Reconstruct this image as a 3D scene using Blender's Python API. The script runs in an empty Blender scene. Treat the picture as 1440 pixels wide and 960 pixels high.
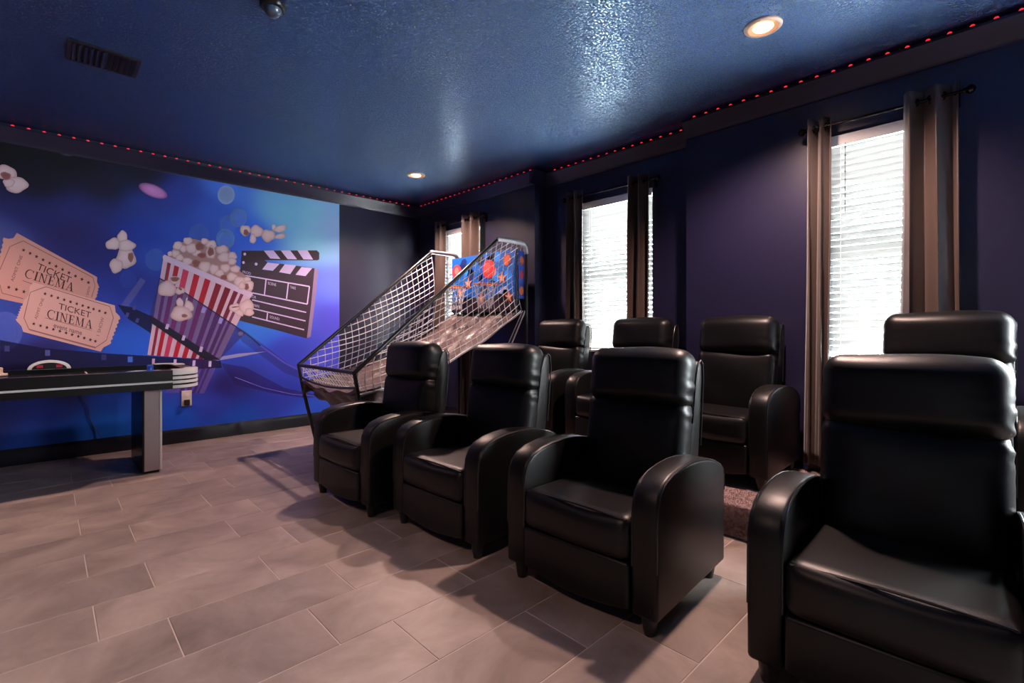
import bpy, bmesh, math, random
from mathutils import Vector, Matrix

# ------------------------------------------------------------------ camera
scene = bpy.context.scene
C = scene.collection
PI = math.pi
CAM_H = 1.1
YAW = math.atan2(712.0, 683.0)          # wall normal of the window wall, right of the view axis
cam_data = bpy.data.cameras.new('camera')
cam_data.sensor_width = 36.0
cam_data.sensor_fit = 'HORIZONTAL'
cam_data.lens = 683.0 / 1440.0 * 36.0
cam_data.shift_y = -18.0 / 1440.0
cam_data.clip_start = 0.02
cam = bpy.data.objects.new('camera', cam_data)
C.objects.link(cam)
cam.location = (0, 0, CAM_H)
cam.rotation_euler = (PI / 2, 0, YAW - PI / 2)
scene.camera = cam

# ------------------------------------------------------------------ world and light
scene.view_settings.view_transform = 'Standard'
scene.view_settings.look = 'None'
scene.view_settings.exposure = 0.0
scene.view_settings.gamma = 1.0
scene.view_settings.use_curve_mapping = False
SKY = 80.0
SLAT_TILT = 42.0
world = bpy.data.worlds.new('overcast_sky')
scene.world = world
world.use_nodes = True
bgn = world.node_tree.nodes['Background']
bgn.inputs['Color'].default_value = (0.94, 0.97, 1.0, 1)
bgn.inputs['Strength'].default_value = SKY

scene.cycles.sample_clamp_indirect = 40.0

# room dimensions (metres): X runs towards the window wall, Y towards the mural wall
XW, XR = 3.63, 3.80            # window wall, recessed bay of the window wall
YM = 5.6                       # mural wall
XL, YB = -2.6, -2.4            # walls behind the camera
ZC = 2.74
REC0, REC1 = 1.806, 3.446      # the recessed bay
WT = 0.12                      # wall thickness
WINDOWS = [(4.32, 5.05, XW), (2.20, 3.00, XR), (0.27, 0.87, XW), (-2.25, -0.45, XW)]   # y0, y1, wall x; the last is added out of view for light
WZ0, WZ1 = 0.88, 2.33
CANS = [(2.81, 0.96), (2.85, 4.45), (-0.75, 0.96), (-0.75, 4.45)]  # last two are added out of view to light floor and mural
CAN_W = [350.0, 370.0, 140.0, 155.0]
CAN_CONE = [138, 138, 110, 120]

for (y0, y1, xw) in WINDOWS:                       # daylight enters here
    ld = bpy.data.lights.new('daylight_portal', 'AREA')
    ld.shape = 'RECTANGLE'
    ld.size = WZ1 - WZ0
    ld.size_y = y1 - y0
    ld.cycles.is_portal = True
    lo = bpy.data.objects.new('daylight_portal', ld)
    C.objects.link(lo)
    lo.location = (xw + WT - 0.005, (y0 + y1) / 2, (WZ0 + WZ1) / 2)
    lo.rotation_euler = (0, PI / 2, 0)

# ------------------------------------------------------------------ materials
def s2l(v):
    v = v / 255.0
    return v / 12.92 if v <= 0.04045 else ((v + 0.055) / 1.055) ** 2.4
def rgb(r, g, b): return (s2l(r), s2l(g), s2l(b), 1.0)

def pbr(name, col, rough=0.5, spec=0.5, metal=0.0, bump=None, vary=None, coat=0.0, sheen=0.0):
    m = bpy.data.materials.new(name)
    m.use_nodes = True
    nt = m.node_tree
    p = nt.nodes['Principled BSDF']
    p.inputs['Base Color'].default_value = col
    p.inputs['Roughness'].default_value = rough
    p.inputs['Specular IOR Level'].default_value = spec
    p.inputs['Metallic'].default_value = metal
    p.inputs['Coat Weight'].default_value = coat
    p.inputs['Sheen Weight'].default_value = sheen
    tc = nt.nodes.new('ShaderNodeTexCoord')
    if bump:                                      # (scale, strength, distance, detail)
        n = nt.nodes.new('ShaderNodeTexNoise')
        n.inputs['Scale'].default_value = bump[0]
        n.inputs['Detail'].default_value = bump[3]
        b = nt.nodes.new('ShaderNodeBump')
        b.inputs['Strength'].default_value = bump[1]
        b.inputs['Distance'].default_value = bump[2]
        nt.links.new(tc.outputs['Object'], n.inputs['Vector'])
        nt.links.new(n.outputs['Fac'], b.inputs['Height'])
        nt.links.new(b.outputs['Normal'], p.inputs['Normal'])
    if vary:                                      # (scale, second colour, lo, hi)
        n = nt.nodes.new('ShaderNodeTexNoise')
        n.inputs['Scale'].default_value = vary[0]
        n.inputs['Detail'].default_value = 6.0
        r = nt.nodes.new('ShaderNodeMapRange')
        r.inputs['From Min'].default_value = vary[2]
        r.inputs['From Max'].default_value = vary[3]
        x = nt.nodes.new('ShaderNodeMix')
        x.data_type = 'RGBA'
        x.inputs[6].default_value = col
        x.inputs[7].default_value = vary[1]
        nt.links.new(tc.outputs['Object'], n.inputs['Vector'])
        nt.links.new(n.outputs['Fac'], r.inputs['Value'])
        nt.links.new(r.outputs['Result'], x.inputs[0])
        nt.links.new(x.outputs[2], p.inputs['Base Color'])
    return m

def emit(name, col, strength):
    m = bpy.data.materials.new(name)
    m.use_nodes = True
    p = m.node_tree.nodes['Principled BSDF']
    p.inputs['Base Color'].default_value = col
    p.inputs['Emission Color'].default_value = col
    p.inputs['Emission Strength'].default_value = strength
    return m

def translucent(name, col, trans, amount, bump=None):
    m = bpy.data.materials.new(name)
    m.use_nodes = True
    nt = m.node_tree
    p = nt.nodes['Principled BSDF']
    p.inputs['Base Color'].default_value = col
    p.inputs['Roughness'].default_value = 0.5
    t = nt.nodes.new('ShaderNodeBsdfTranslucent')
    t.inputs['Color'].default_value = trans
    x = nt.nodes.new('ShaderNodeMixShader')
    x.inputs[0].default_value = amount
    nt.links.new(p.outputs[0], x.inputs[1])
    nt.links.new(t.outputs[0], x.inputs[2])
    nt.links.new(x.outputs[0], nt.nodes['Material Output'].inputs['Surface'])
    return m

def tile_mat():
    m = pbr('stone_tile', (0.3, 0.3, 0.3, 1), 0.42, 0.45)
    nt = m.node_tree
    p = nt.nodes['Principled BSDF']
    tc = nt.nodes.new('ShaderNodeTexCoord')
    oi = nt.nodes.new('ShaderNodeObjectInfo')
    add = nt.nodes.new('ShaderNodeVectorMath')
    mul = nt.nodes.new('ShaderNodeVectorMath')
    mul.operation = 'SCALE'
    mul.inputs['Scale'].default_value = 3.7
    nt.links.new(oi.outputs['Location'], mul.inputs[0])
    nt.links.new(tc.outputs['Object'], add.inputs[0])
    nt.links.new(mul.outputs[0], add.inputs[1])
    n1 = nt.nodes.new('ShaderNodeTexNoise')
    n1.inputs['Scale'].default_value = 3.2
    n1.inputs['Detail'].default_value = 7
    n1.inputs['Roughness'].default_value = 0.62
    n1.inputs['Distortion'].default_value = 0.6
    nt.links.new(add.outputs[0], n1.inputs['Vector'])
    ramp = nt.nodes.new('ShaderNodeValToRGB')
    e = ramp.color_ramp.elements
    e[0].position = 0.28; e[0].color = TILE_DARK
    e[1].position = 0.75; e[1].color = TILE_LIGHT
    nt.links.new(n1.outputs['Fac'], ramp.inputs['Fac'])
    hs = nt.nodes.new('ShaderNodeHueSaturation')
    mr = nt.nodes.new('ShaderNodeMapRange')
    mr.inputs['To Min'].default_value = 0.86
    mr.inputs['To Max'].default_value = 1.1
    nt.links.new(oi.outputs['Random'], mr.inputs['Value'])
    nt.links.new(mr.outputs['Result'], hs.inputs['Value'])
    nt.links.new(ramp.outputs['Color'], hs.inputs['Color'])
    nt.links.new(hs.outputs['Color'], p.inputs['Base Color'])
    n2 = nt.nodes.new('ShaderNodeTexNoise')
    n2.inputs['Scale'].default_value = 40
    n2.inputs['Detail'].default_value = 5
    nt.links.new(add.outputs[0], n2.inputs['Vector'])
    b = nt.nodes.new('ShaderNodeBump')
    b.inputs['Strength'].default_value = 0.12
    b.inputs['Distance'].default_value = 0.002
    nt.links.new(n2.outputs['Fac'], b.inputs['Height'])
    nt.links.new(b.outputs['Normal'], p.inputs['Normal'])
    return m

TILE_DARK = (0.175, 0.134, 0.116, 1)
TILE_LIGHT = (0.39, 0.315, 0.28, 1)

def print_mat():
    m = bpy.data.materials.new('printed_vinyl')
    m.use_nodes = True
    nt = m.node_tree
    p = nt.nodes['Principled BSDF']
    p.inputs['Roughness'].default_value = 0.55
    p.inputs['Specular IOR Level'].default_value = 0.3
    a = nt.nodes.new('ShaderNodeVertexColor')
    a.layer_name = 'Col'
    nt.links.new(a.outputs['Color'], p.inputs['Base Color'])
    nt.links.new(a.outputs['Alpha'], p.inputs['Alpha'])
    return m

def ceiling_mat():
    m = pbr('navy_orange_peel_ceiling', (0.004, 0.034, 0.17, 1), 0.26, 0.5)
    q = m.node_tree.nodes['Principled BSDF']
    q.inputs['IOR'].default_value = 2.6
    q.inputs['Specular Tint'].default_value = (0.48, 0.76, 1.0, 1)
    nt = m.node_tree
    p = nt.nodes['Principled BSDF']
    tc = nt.nodes.new('ShaderNodeTexCoord')
    n = nt.nodes.new('ShaderNodeTexNoise')
    n.inputs['Scale'].default_value = 85
    n.inputs['Detail'].default_value = 3
    n.inputs['Roughness'].default_value = 0.6
    r = nt.nodes.new('ShaderNodeMapRange')
    r.inputs['From Min'].default_value = 0.42
    r.inputs['From Max'].default_value = 0.66
    b = nt.nodes.new('ShaderNodeBump')
    b.inputs['Strength'].default_value = 1.0
    b.inputs['Distance'].default_value = 0.0042
    nt.links.new(tc.outputs['Object'], n.inputs['Vector'])
    nt.links.new(n.outputs['Fac'], r.inputs['Value'])
    nt.links.new(r.outputs['Result'], b.inputs['Height'])
    nt.links.new(b.outputs['Normal'], p.inputs['Normal'])
    return m

def glass_mat():
    m = bpy.data.materials.new('window_glass')
    m.use_nodes = True
    nt = m.node_tree
    for n in list(nt.nodes):
        if n.type == 'BSDF_PRINCIPLED': nt.nodes.remove(n)
    t = nt.nodes.new('ShaderNodeBsdfTransparent')
    t.inputs['Color'].default_value = (0.93, 0.95, 0.95, 1)
    g = nt.nodes.new('ShaderNodeBsdfGlossy')
    g.inputs['Roughness'].default_value = 0.02
    x = nt.nodes.new('ShaderNodeMixShader')
    x.inputs[0].default_value = 0.06
    nt.links.new(t.outputs[0], x.inputs[1])
    nt.links.new(g.outputs[0], x.inputs[2])
    nt.links.new(x.outputs[0], nt.nodes['Material Output'].inputs['Surface'])
    return m

M = {
    'ceiling': ceiling_mat(),
    'wall': pbr('navy_wall_paint', (0.013, 0.012, 0.040, 1), 0.34, 0.7, bump=(140, 0.25, 0.002, 3)),
    'trim': pbr('navy_gloss_trim', (0.012, 0.014, 0.045, 1), 0.3, 0.5),
    'baseboard': pbr('black_gloss_baseboard', (0.006, 0.007, 0.014, 1), 0.3, 0.5),
    'grout': pbr('pale_grout', (0.50, 0.42, 0.39, 1), 0.8, 0.2, bump=(200, 0.3, 0.001, 2)),
    'tile': tile_mat(),
    'leather': pbr('black_bonded_leather', (0.0034, 0.0034, 0.0039, 1), 0.40, 0.36, bump=(260, 0.22, 0.0015, 4)),
    'leather_seam': pbr('black_leather_piping', (0.009, 0.009, 0.010, 1), 0.33, 0.5),
    'black_plastic': pbr('black_plastic', (0.01, 0.01, 0.011, 1), 0.35),
    'chrome': pbr('bare_steel', (0.7, 0.7, 0.7, 1), 0.25, metal=1.0),
    'carpet': pbr('mauve_carpet', (0.42, 0.29, 0.28, 1), 0.95, 0.1, bump=(180, 1.0, 0.012, 4), vary=(60, (0.22, 0.155, 0.155, 1), 0.4, 0.62)),
    'print': print_mat(),
    'curtain': pbr('taupe_satin_curtain', (0.06, 0.038, 0.03, 1), 0.42, 0.5, bump=(420, 0.2, 0.001, 2), sheen=0.2),
    'rod': pbr('dark_bronze_rod', (0.025, 0.02, 0.02, 1), 0.22, metal=0.9),
    'slat': translucent('white_blind_slat', (0.27, 0.27, 0.263, 1), (0.29, 0.29, 0.283, 1), 0.22),
    'vinyl': pbr('white_window_vinyl', (0.8, 0.8, 0.8, 1), 0.35),
    'glass': glass_mat(),
    'led_tape': pbr('led_tape', (0.02, 0.012, 0.02, 1), 0.4),
    'led': emit('red_led', (1.0, 0.03, 0.05, 1), 1.0),
    'can_trim': pbr('downlight_trim', (0.5, 0.36, 0.28, 1), 0.4),
    'baffle': pbr('orange_glow_baffle', (0.75, 0.36, 0.2, 1), 0.35),  # orange lamp glow painted into the cone's colour
    'can_lamp': emit('downlight_lamp', (1.0, 0.60, 0.28, 1), 4.5),
    'dome': pbr('smoked_dome', (0.05, 0.08, 0.14, 1), 0.12, 0.8, coat=0.6),
    'table_black': pbr('black_gloss_laminate', (0.005, 0.005, 0.006, 1), 0.32, 0.4),
    'white_plastic': pbr('white_plastic', (0.72, 0.70, 0.69, 1), 0.3),
    'silver': pbr('brushed_silver_panel', (0.42, 0.36, 0.36, 1), 0.38, metal=0.35, bump=(60, 0.05, 0.001, 2)),
    'play': pbr('dark_playfield', (0.02, 0.02, 0.024, 1), 0.18),
    'red_plastic': pbr('red_plastic', (0.45, 0.03, 0.06, 1), 0.3),
    'blue_plastic': pbr('blue_plastic', (0.02, 0.08, 0.5, 1), 0.3),
    'amber_plastic': pbr('cream_plastic', (0.65, 0.42, 0.3, 1), 0.4),
    'tube': pbr('black_steel_tube', (0.012, 0.012, 0.014, 1), 0.3),
    'tube_grey': pbr('grey_steel_tube', (0.34, 0.34, 0.37, 1), 0.35, metal=0.2),
    'net': pbr('white_net_cord', (0.8, 0.78, 0.78, 1), 0.6),
    'cloth': pbr('brown_nylon_cloth', (0.085, 0.055, 0.055, 1), 0.38, 0.5, bump=(9, 0.6, 0.03, 4)),
    'hem': pbr('pale_cloth_hem', (0.38, 0.35, 0.36, 1), 0.5),
    'orange': pbr('orange_hoop', (0.6, 0.14, 0.03, 1), 0.35),
    'board': pbr('board_back', (0.02, 0.02, 0.025, 1), 0.5),
    'plate': pbr('outlet_plate', (0.72, 0.62, 0.58, 1), 0.4),
    'cord': pbr('black_cord', (0.008, 0.008, 0.01, 1), 0.5),
    'ground': pbr('outside_concrete', (0.50, 0.49, 0.46, 1), 0.9, 0.1, vary=(2.0, (0.58, 0.56, 0.53, 1), 0.4, 0.6)),
    'fence': pbr('weathered_fence_board', (0.05, 0.04, 0.033, 1), 0.8, 0.2, vary=(8, (0.09, 0.075, 0.06, 1), 0.4, 0.6)),
}

# ------------------------------------------------------------------ mesh helpers
class MB:
    def __init__(s): s.v = []; s.f = []
    def add(s, vs, fs):
        n = len(s.v); s.v += [tuple(q) for q in vs]; s.f += [tuple(i + n for i in q) for q in fs]; return s
    def box(s, x0, x1, y0, y1, z0, z1):
        return s.add([(x0,y0,z0),(x1,y0,z0),(x1,y1,z0),(x0,y1,z0),(x0,y0,z1),(x1,y0,z1),(x1,y1,z1),(x0,y1,z1)],
                     [(0,3,2,1),(4,5,6,7),(0,1,5,4),(1,2,6,5),(2,3,7,6),(3,0,4,7)])
    def tube(s, pts, r, n=8, closed=False, cap=True):
        P = [Vector(p) for p in pts]
        m = len(P); rings = []
        t0 = (P[1] - P[0]).normalized()
        ref = Vector((0, 0, 1)) if abs(t0.z) < 0.9 else Vector((1, 0, 0))
        for i in range(m):
            if closed: t = (P[(i + 1) % m] - P[i - 1])
            else: t = P[min(i + 1, m - 1)] - P[max(i - 1, 0)]
            t.normalize()
            u = t.cross(ref)
            if u.length < 1e-4: u = t.cross(Vector((0, 1, 0)))
            u.normalize(); w = u.cross(t); ref = w
            rr = r[i] if isinstance(r, (list, tuple)) else r
            rings.append([P[i] + u * math.cos(2*PI*k/n) * rr + w * math.sin(2*PI*k/n) * rr for k in range(n)])
        vs = [q for R in rings for q in R]; fs = []
        for i in range(m if closed else m - 1):
            a, b = i * n, ((i + 1) % m) * n
            for k in range(n): fs.append((a + k, a + (k+1) % n, b + (k+1) % n, b + k))
        if not closed and cap:
            fs.append(tuple(range(n - 1, -1, -1))); fs.append(tuple((m-1)*n + k for k in range(n)))
        return s.add(vs, fs)
    def lathe(s, prof, n=20, c=(0,0,0)):
        vs = []; fs = []
        for (r, z) in prof:
            for k in range(n): vs.append((c[0] + r*math.cos(2*PI*k/n), c[1] + r*math.sin(2*PI*k/n), c[2] + z))
        for i in range(len(prof) - 1):
            for k in range(n): fs.append((i*n+k, i*n+(k+1)%n, (i+1)*n+(k+1)%n, (i+1)*n+k))
        fs.append(tuple(range(n-1, -1, -1))); fs.append(tuple((len(prof)-1)*n+k for k in range(n)))
        return s.add(vs, fs)
    def prism(s, prof, a0, a1, axis):
        # prof: 2-D outline; extruded along axis ('x': prof=(y,z), 'y': prof=(x,z), 'z': prof=(x,y))
        def pt(p, a): return {'x': (a, p[0], p[1]), 'y': (p[0], a, p[1]), 'z': (p[0], p[1], a)}[axis]
        n = len(prof)
        vs = [pt(p, a0) for p in prof] + [pt(p, a1) for p in prof]
        fs = [tuple(range(n-1, -1, -1)), tuple(range(n, 2*n))] + [(i, (i+1)%n, n+(i+1)%n, n+i) for i in range(n)]
        return s.add(vs, fs)
    def mesh(s, name, smooth=True, angle=40, bevel=0, seg=2):
        me = bpy.data.meshes.new(name)
        me.from_pydata(s.v, [], s.f)
        bm = bmesh.new(); bm.from_mesh(me)
        bmesh.ops.recalc_face_normals(bm, faces=bm.faces)
        if bevel:
            ed = [e for e in bm.edges if len(e.link_faces) == 2 and e.calc_face_angle(0) > 0.6]
            bmesh.ops.bevel(bm, geom=ed, offset=bevel, segments=seg, profile=0.5, affect='EDGES', clamp_overlap=True)
        bm.to_mesh(me); bm.free()
        if smooth:
            me.shade_smooth(); me.set_sharp_from_angle(angle=math.radians(angle))
        return me

def link(name, me, mat, parent=None, loc=None, rz=0.0):
    o = bpy.data.objects.new(name, me)
    C.objects.link(o)
    if mat is not None and me is not None and not me.materials: me.materials.append(mat)
    if parent is not None: o.parent = parent
    if loc is not None: o.location = loc
    if rz: o.rotation_euler = (0, 0, rz)
    return o
def put(name, mb, mat, parent=None, loc=None, rz=0.0, **kw):
    return link(name, mb.mesh(name, **kw), mat, parent, loc, rz)
def tag(o, label, cat, group=None):
    o['label'] = label; o['category'] = cat
    if group: o['group'] = group
    return o
def struct(o, label=None):
    o['kind'] = 'structure'
    if label: o['label'] = label
    return o
def empty(name, loc=(0,0,0), rz=0.0):
    o = bpy.data.objects.new(name, None); C.objects.link(o)
    o.empty_display_size = 0.1; o.location = loc; o.rotation_euler = (0, 0, rz)
    return o
def copy_tree(o, parent=None):
    c = o.copy(); C.objects.link(c)
    if parent is not None: c.parent = parent
    for ch in o.children: copy_tree(ch, c)
    return c

# ------------------------------------------------------------------ room shell
def wall_with_opening(mb, y0, y1, x0, x1, openings):
    # slab x0..x1 over y0..y1 with window openings (ya, yb)
    ys = sorted(openings); cur = y0
    for (a, b) in ys:
        mb.box(x0, x1, cur, a, -0.1, ZC); mb.box(x0, x1, a, b, -0.1, WZ0); mb.box(x0, x1, a, b, WZ1, ZC); cur = b
    mb.box(x0, x1, cur, y1, -0.1, ZC)

wm = MB()
wall_with_opening(wm, YB, REC0, XW, XW + WT, [WINDOWS[2][:2], WINDOWS[3][:2]])
wall_with_opening(wm, REC0, REC1, XR, XR + WT, [WINDOWS[1][:2]])
wall_with_opening(wm, REC1, YM, XW, XW + WT, [WINDOWS[0][:2]])
wm.box(XW + WT, XR + WT, REC0 - 0.1, REC0, -0.1, ZC)
wm.box(XW + WT, XR + WT, REC1, REC1 + 0.1, -0.1, ZC)
struct(put('wall_right', wm, M['wall'], smooth=False), 'dark navy window wall with a shallow recessed bay')
struct(put('wall_back', MB().box(XL, XR + WT, YM, YM + WT, -0.1, ZC), M['wall'], smooth=False), 'dark navy end wall carrying the cinema mural')
struct(put('wall_left', MB().box(XL - WT, XL, YB, YM, -0.1, ZC), M['wall'], smooth=False))
struct(put('wall_front', MB().box(XL, XR + WT, YB - WT, YB, -0.1, ZC), M['wall'], smooth=False))
ce = MB().box(XL - WT, XR + WT, YB - WT, YM + WT, ZC, ZC + 0.1)
struct(put('ceiling', ce, M['ceiling'], smooth=False), 'glossy navy ceiling with orange peel texture')
fl = struct(put('floor', MB().box(XL, XR, YB, YM, -0.08, -0.0018), M['grout'], smooth=False), 'beige grey stone tile floor laid in offset rows')

# tiles: 12 x 24 inch, offset by a third in alternate rows
tile_cache = {}
def tile_mesh(w, d):
    k = (round(w, 3), round(d, 3))
    if k not in tile_cache:
        tile_cache[k] = MB().box(-w/2, w/2, -d/2, d/2, -0.006, 0.0).mesh('tile', smooth=False, bevel=0.0012, seg=1)
    return tile_cache[k]
TL_, TW_, GAP = 0.607, 0.3035, 0.0042
k = math.floor((YB - 1.029) / TW_)
while 1.029 + k * TW_ < YM:
    ya, yb = max(1.029 + k * TW_, YB), min(1.029 + (k + 1) * TW_, YM)
    off = 0.134 if k % 2 == 0 else 0.335
    j = math.floor((XL - off) / TL_)
    while off + j * TL_ < XR:
        xa, xb = max(off + j * TL_, XL), min(off + (j + 1) * TL_, XR)
        xmax = XR if (ya >= REC0 - 0.01 and yb <= REC1 + 0.01) else XW
        xb = min(xb, xmax)
        if xb - xa > 0.03 and yb - ya > 0.03:
            link('tile', tile_mesh(xb - xa - GAP, yb - ya - GAP), M['tile'], fl, ((xa + xb) / 2, (ya + yb) / 2, 0))
        j += 1
    k += 1

# crown moulding and baseboards
CR = [(0, -0.16), (-0.012, -0.16), (-0.016, -0.145), (-0.03, -0.13), (-0.05, -0.09), (-0.075, -0.062), (-0.082, -0.05), (-0.082, -0.036), (0, -0.036)]
def crown_y(x, y0, y1, mb, s=1): mb.prism([(x + s*a, ZC + b) for a, b in CR], y0, y1, 'y')
def crown_x(y, x0, x1, mb, s=1): mb.prism([(y + s*a, ZC + b) for a, b in CR], x0, x1, 'x')
c1 = MB(); crown_y(XW, YB, REC0, c1); crown_y(XR, REC0 - 0.082, REC1, c1); crown_y(XW, REC1, YM, c1)
crown_x(REC1, XW - 0.082, XR, c1)
struct(put('trim_1', c1, M['trim'], angle=30), 'dark crown moulding along the window wall')
c2 = MB(); crown_x(YM, XL, XW, c2)
struct(put('trim_2', c2, M['trim'], angle=30), 'dark crown moulding above the cinema mural')
c3 = MB(); crown_y(XL, YB, YM, c3, -1); crown_x(YB, XL, XW, c3, -1)
struct(put('trim_3', c3, M['trim'], angle=30))
BBP = [(0, 0), (-0.016, 0), (-0.016, 0.1), (-0.010, 0.122), (-0.006, 0.135), (0, 0.135)]
b = MB(); b.prism([(YM + p, z) for p, z in BBP], XL, XW, 'x')
struct(put('baseboard_back', b, M['baseboard'], angle=30), 'black baseboard under the mural')
b = MB()
for xx, a, e in ((XW, YB, REC0), (XR, REC0, REC1), (XW, REC1, YM)): b.prism([(xx + p, z) for p, z in BBP], a, e, 'y')
struct(put('baseboard_right', b, M['baseboard'], angle=30))

# ------------------------------------------------------------------ windows, blinds, curtains
WSHORT = ['behind the basketball arcade game', 'in the recessed wall bay', 'beside the wide navy wall panel', 'added out of view to light the chairs and floor']
slat_cache = {}
for i, (y0, y1, xw) in enumerate(WINDOWS):
    xg = xw + 0.075
    wf = MB()
    fw = 0.035
    wf.box(xg, xw + WT, y0, y0 + fw, WZ0, WZ1); wf.box(xg, xw + WT, y1 - fw, y1, WZ0, WZ1)
    wf.box(xg, xw + WT, y0 + fw, y1 - fw, WZ0, WZ0 + fw); wf.box(xg, xw + WT, y0 + fw, y1 - fw, WZ1 - fw, WZ1)
    zm = (WZ0 + WZ1) / 2
    wf.box(xg + 0.005, xw + WT - 0.005, y0 + fw, y1 - fw, zm - 0.02, zm + 0.02)
    w = struct(put('window_%d' % (i + 1), wf, M['vinyl'], smooth=False), 'white framed sash window ' + WSHORT[i])
    for za, zb in ((WZ0 + fw, zm - 0.02), (zm + 0.02, WZ1 - fw)):
        put('pane', MB().box(xg + 0.02, xg + 0.024, y0 + fw, y1 - fw, za, zb), M['glass'], w, smooth=False)
    put('sill', MB().box(xw - 0.012, xg, y0 + 0.001, y1 - 0.001, WZ0, WZ0 + 0.02), M['vinyl'], w, smooth=False, bevel=0.003)
    if i == 3: continue                            # the unseen window added for light has no blind
    bl = empty('window_blind', (xw + 0.036, (y0 + y1) / 2, WZ1))
    tag(bl, ['white slatted blind in the narrow window behind the arcade game', 'white slatted blind in the recessed window bay', 'white slatted blind with a dark beaded tilt cord'][i], 'blind', 'white slatted window blinds')
    hw = (y1 - y0) / 2 - 0.006
    put('headrail', MB().box(-0.03, 0.03, -hw, hw, -0.045, -0.002), M['vinyl'], bl, smooth=False, bevel=0.003)
    put('valance', MB().box(-0.04, -0.032, -hw, hw, -0.07, -0.004), M['vinyl'], bl, smooth=False, bevel=0.002)
    key = round(hw, 3)
    if key not in slat_cache:
        sm = MB(); n = 4; wd = 0.024
        vs = []; fs = []
        for q in range(n + 1):
            t = -1 + 2 * q / n
            zc = 0.0028 * (1 - t * t)
            vs += [(t * wd, -hw + 0.004, zc), (t * wd, hw - 0.004, zc), (t * wd, -hw + 0.004, zc - 0.0022), (t * wd, hw - 0.004, zc - 0.0022)]
        for q in range(n):
            a, c_ = q * 4, (q + 1) * 4
            fs += [(a, a+1, c_+1, c_), (a+2, c_+2, c_+3, a+3), (a, c_, c_+2, a+2), (a+1, a+3, c_+3, c_+1)]
        fs += [(0, 2, 3, 1), (n*4, n*4+1, n*4+3, n*4+2)]
        sm.add(vs, fs)
        slat_cache[key] = sm.mesh('slat', angle=50)
    zs = -0.085; pitch = 0.0425
    while WZ1 + zs > WZ0 + 0.075:
        s = link('slat', slat_cache[key], M['slat'], bl, (0, 0, zs))
        s.rotation_euler = (0, math.radians(SLAT_TILT), 0)
        zs -= pitch
    put('bottom_rail', MB().box(-0.024, 0.024, -hw + 0.004, hw - 0.004, -(WZ1 - WZ0) + 0.024, -(WZ1 - WZ0) + 0.042), M['vinyl'], bl, smooth=False, bevel=0.004)
    lad = MB()
    for yy in (-hw * 0.72, hw * 0.72):
        for xx in (-0.021, 0.021): lad.tube([(xx, yy, -0.045), (xx, yy, -(WZ1 - WZ0) + 0.04)], 0.0009, 4)
    put('ladder_cord', lad, M['vinyl'], bl)
    cd = MB(); yc = hw * 0.62
    cd.tube([(-0.046, yc, -0.06), (-0.048, yc, -0.5 if i == 2 else -0.62)], 0.0016, 6)
    if i == 2:
        for q in range(9): cd.lathe([(0.0005, -0.006), (0.0042, -0.003), (0.0042, 0.003), (0.0005, 0.006)], 8, (-0.047, yc, -0.09 - 0.051 * q))
    put('tilt_cord', cd, M['black_plastic'] if i == 2 else M['vinyl'], bl)

RODS = [(4.17, 5.14, XW), (2.13, 3.10, XR), (0.205, 0.945, XW)]
for i, (ya, yb, xw) in enumerate(RODS):
    xr_ = xw - 0.08; zr = 2.375
    r = empty('curtain_rod', (xr_, ya, zr))
    tag(r, ['thin curtain rod behind the basketball arcade game', 'thin curtain rod across the recessed window bay', 'dark curtain rod over the window with the beaded cord'][i], 'curtain rod', 'curtain rods')
    put('rod', MB().tube([(0, 0, 0), (0, yb - ya, 0)], 0.0085, 10), M['rod'], r)
    for e, sg in ((0, -1), (yb - ya, 1)):
        mbf = MB().lathe([(0.004, -0.03), (0.014, -0.024), (0.012, -0.016), (0.024, 0.0), (0.022, 0.014), (0.010, 0.024), (0.002, 0.027)], 14)
        f = put('finial', mbf, M['rod'], r, (0, e + sg * 0.025, 0))
        f.rotation_euler = (-sg * PI / 2, 0, 0)
        br = MB().tube([(0, 0, 0.012), (0.03, 0, 0.004), (0.072, 0, -0.004)], 0.006, 8)
        br.box(0.072, 0.0795, -0.014, 0.014, -0.045, 0.03)
        put('bracket', br, M['rod'], r, (0, e - sg * 0.03, -0.012))

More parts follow.
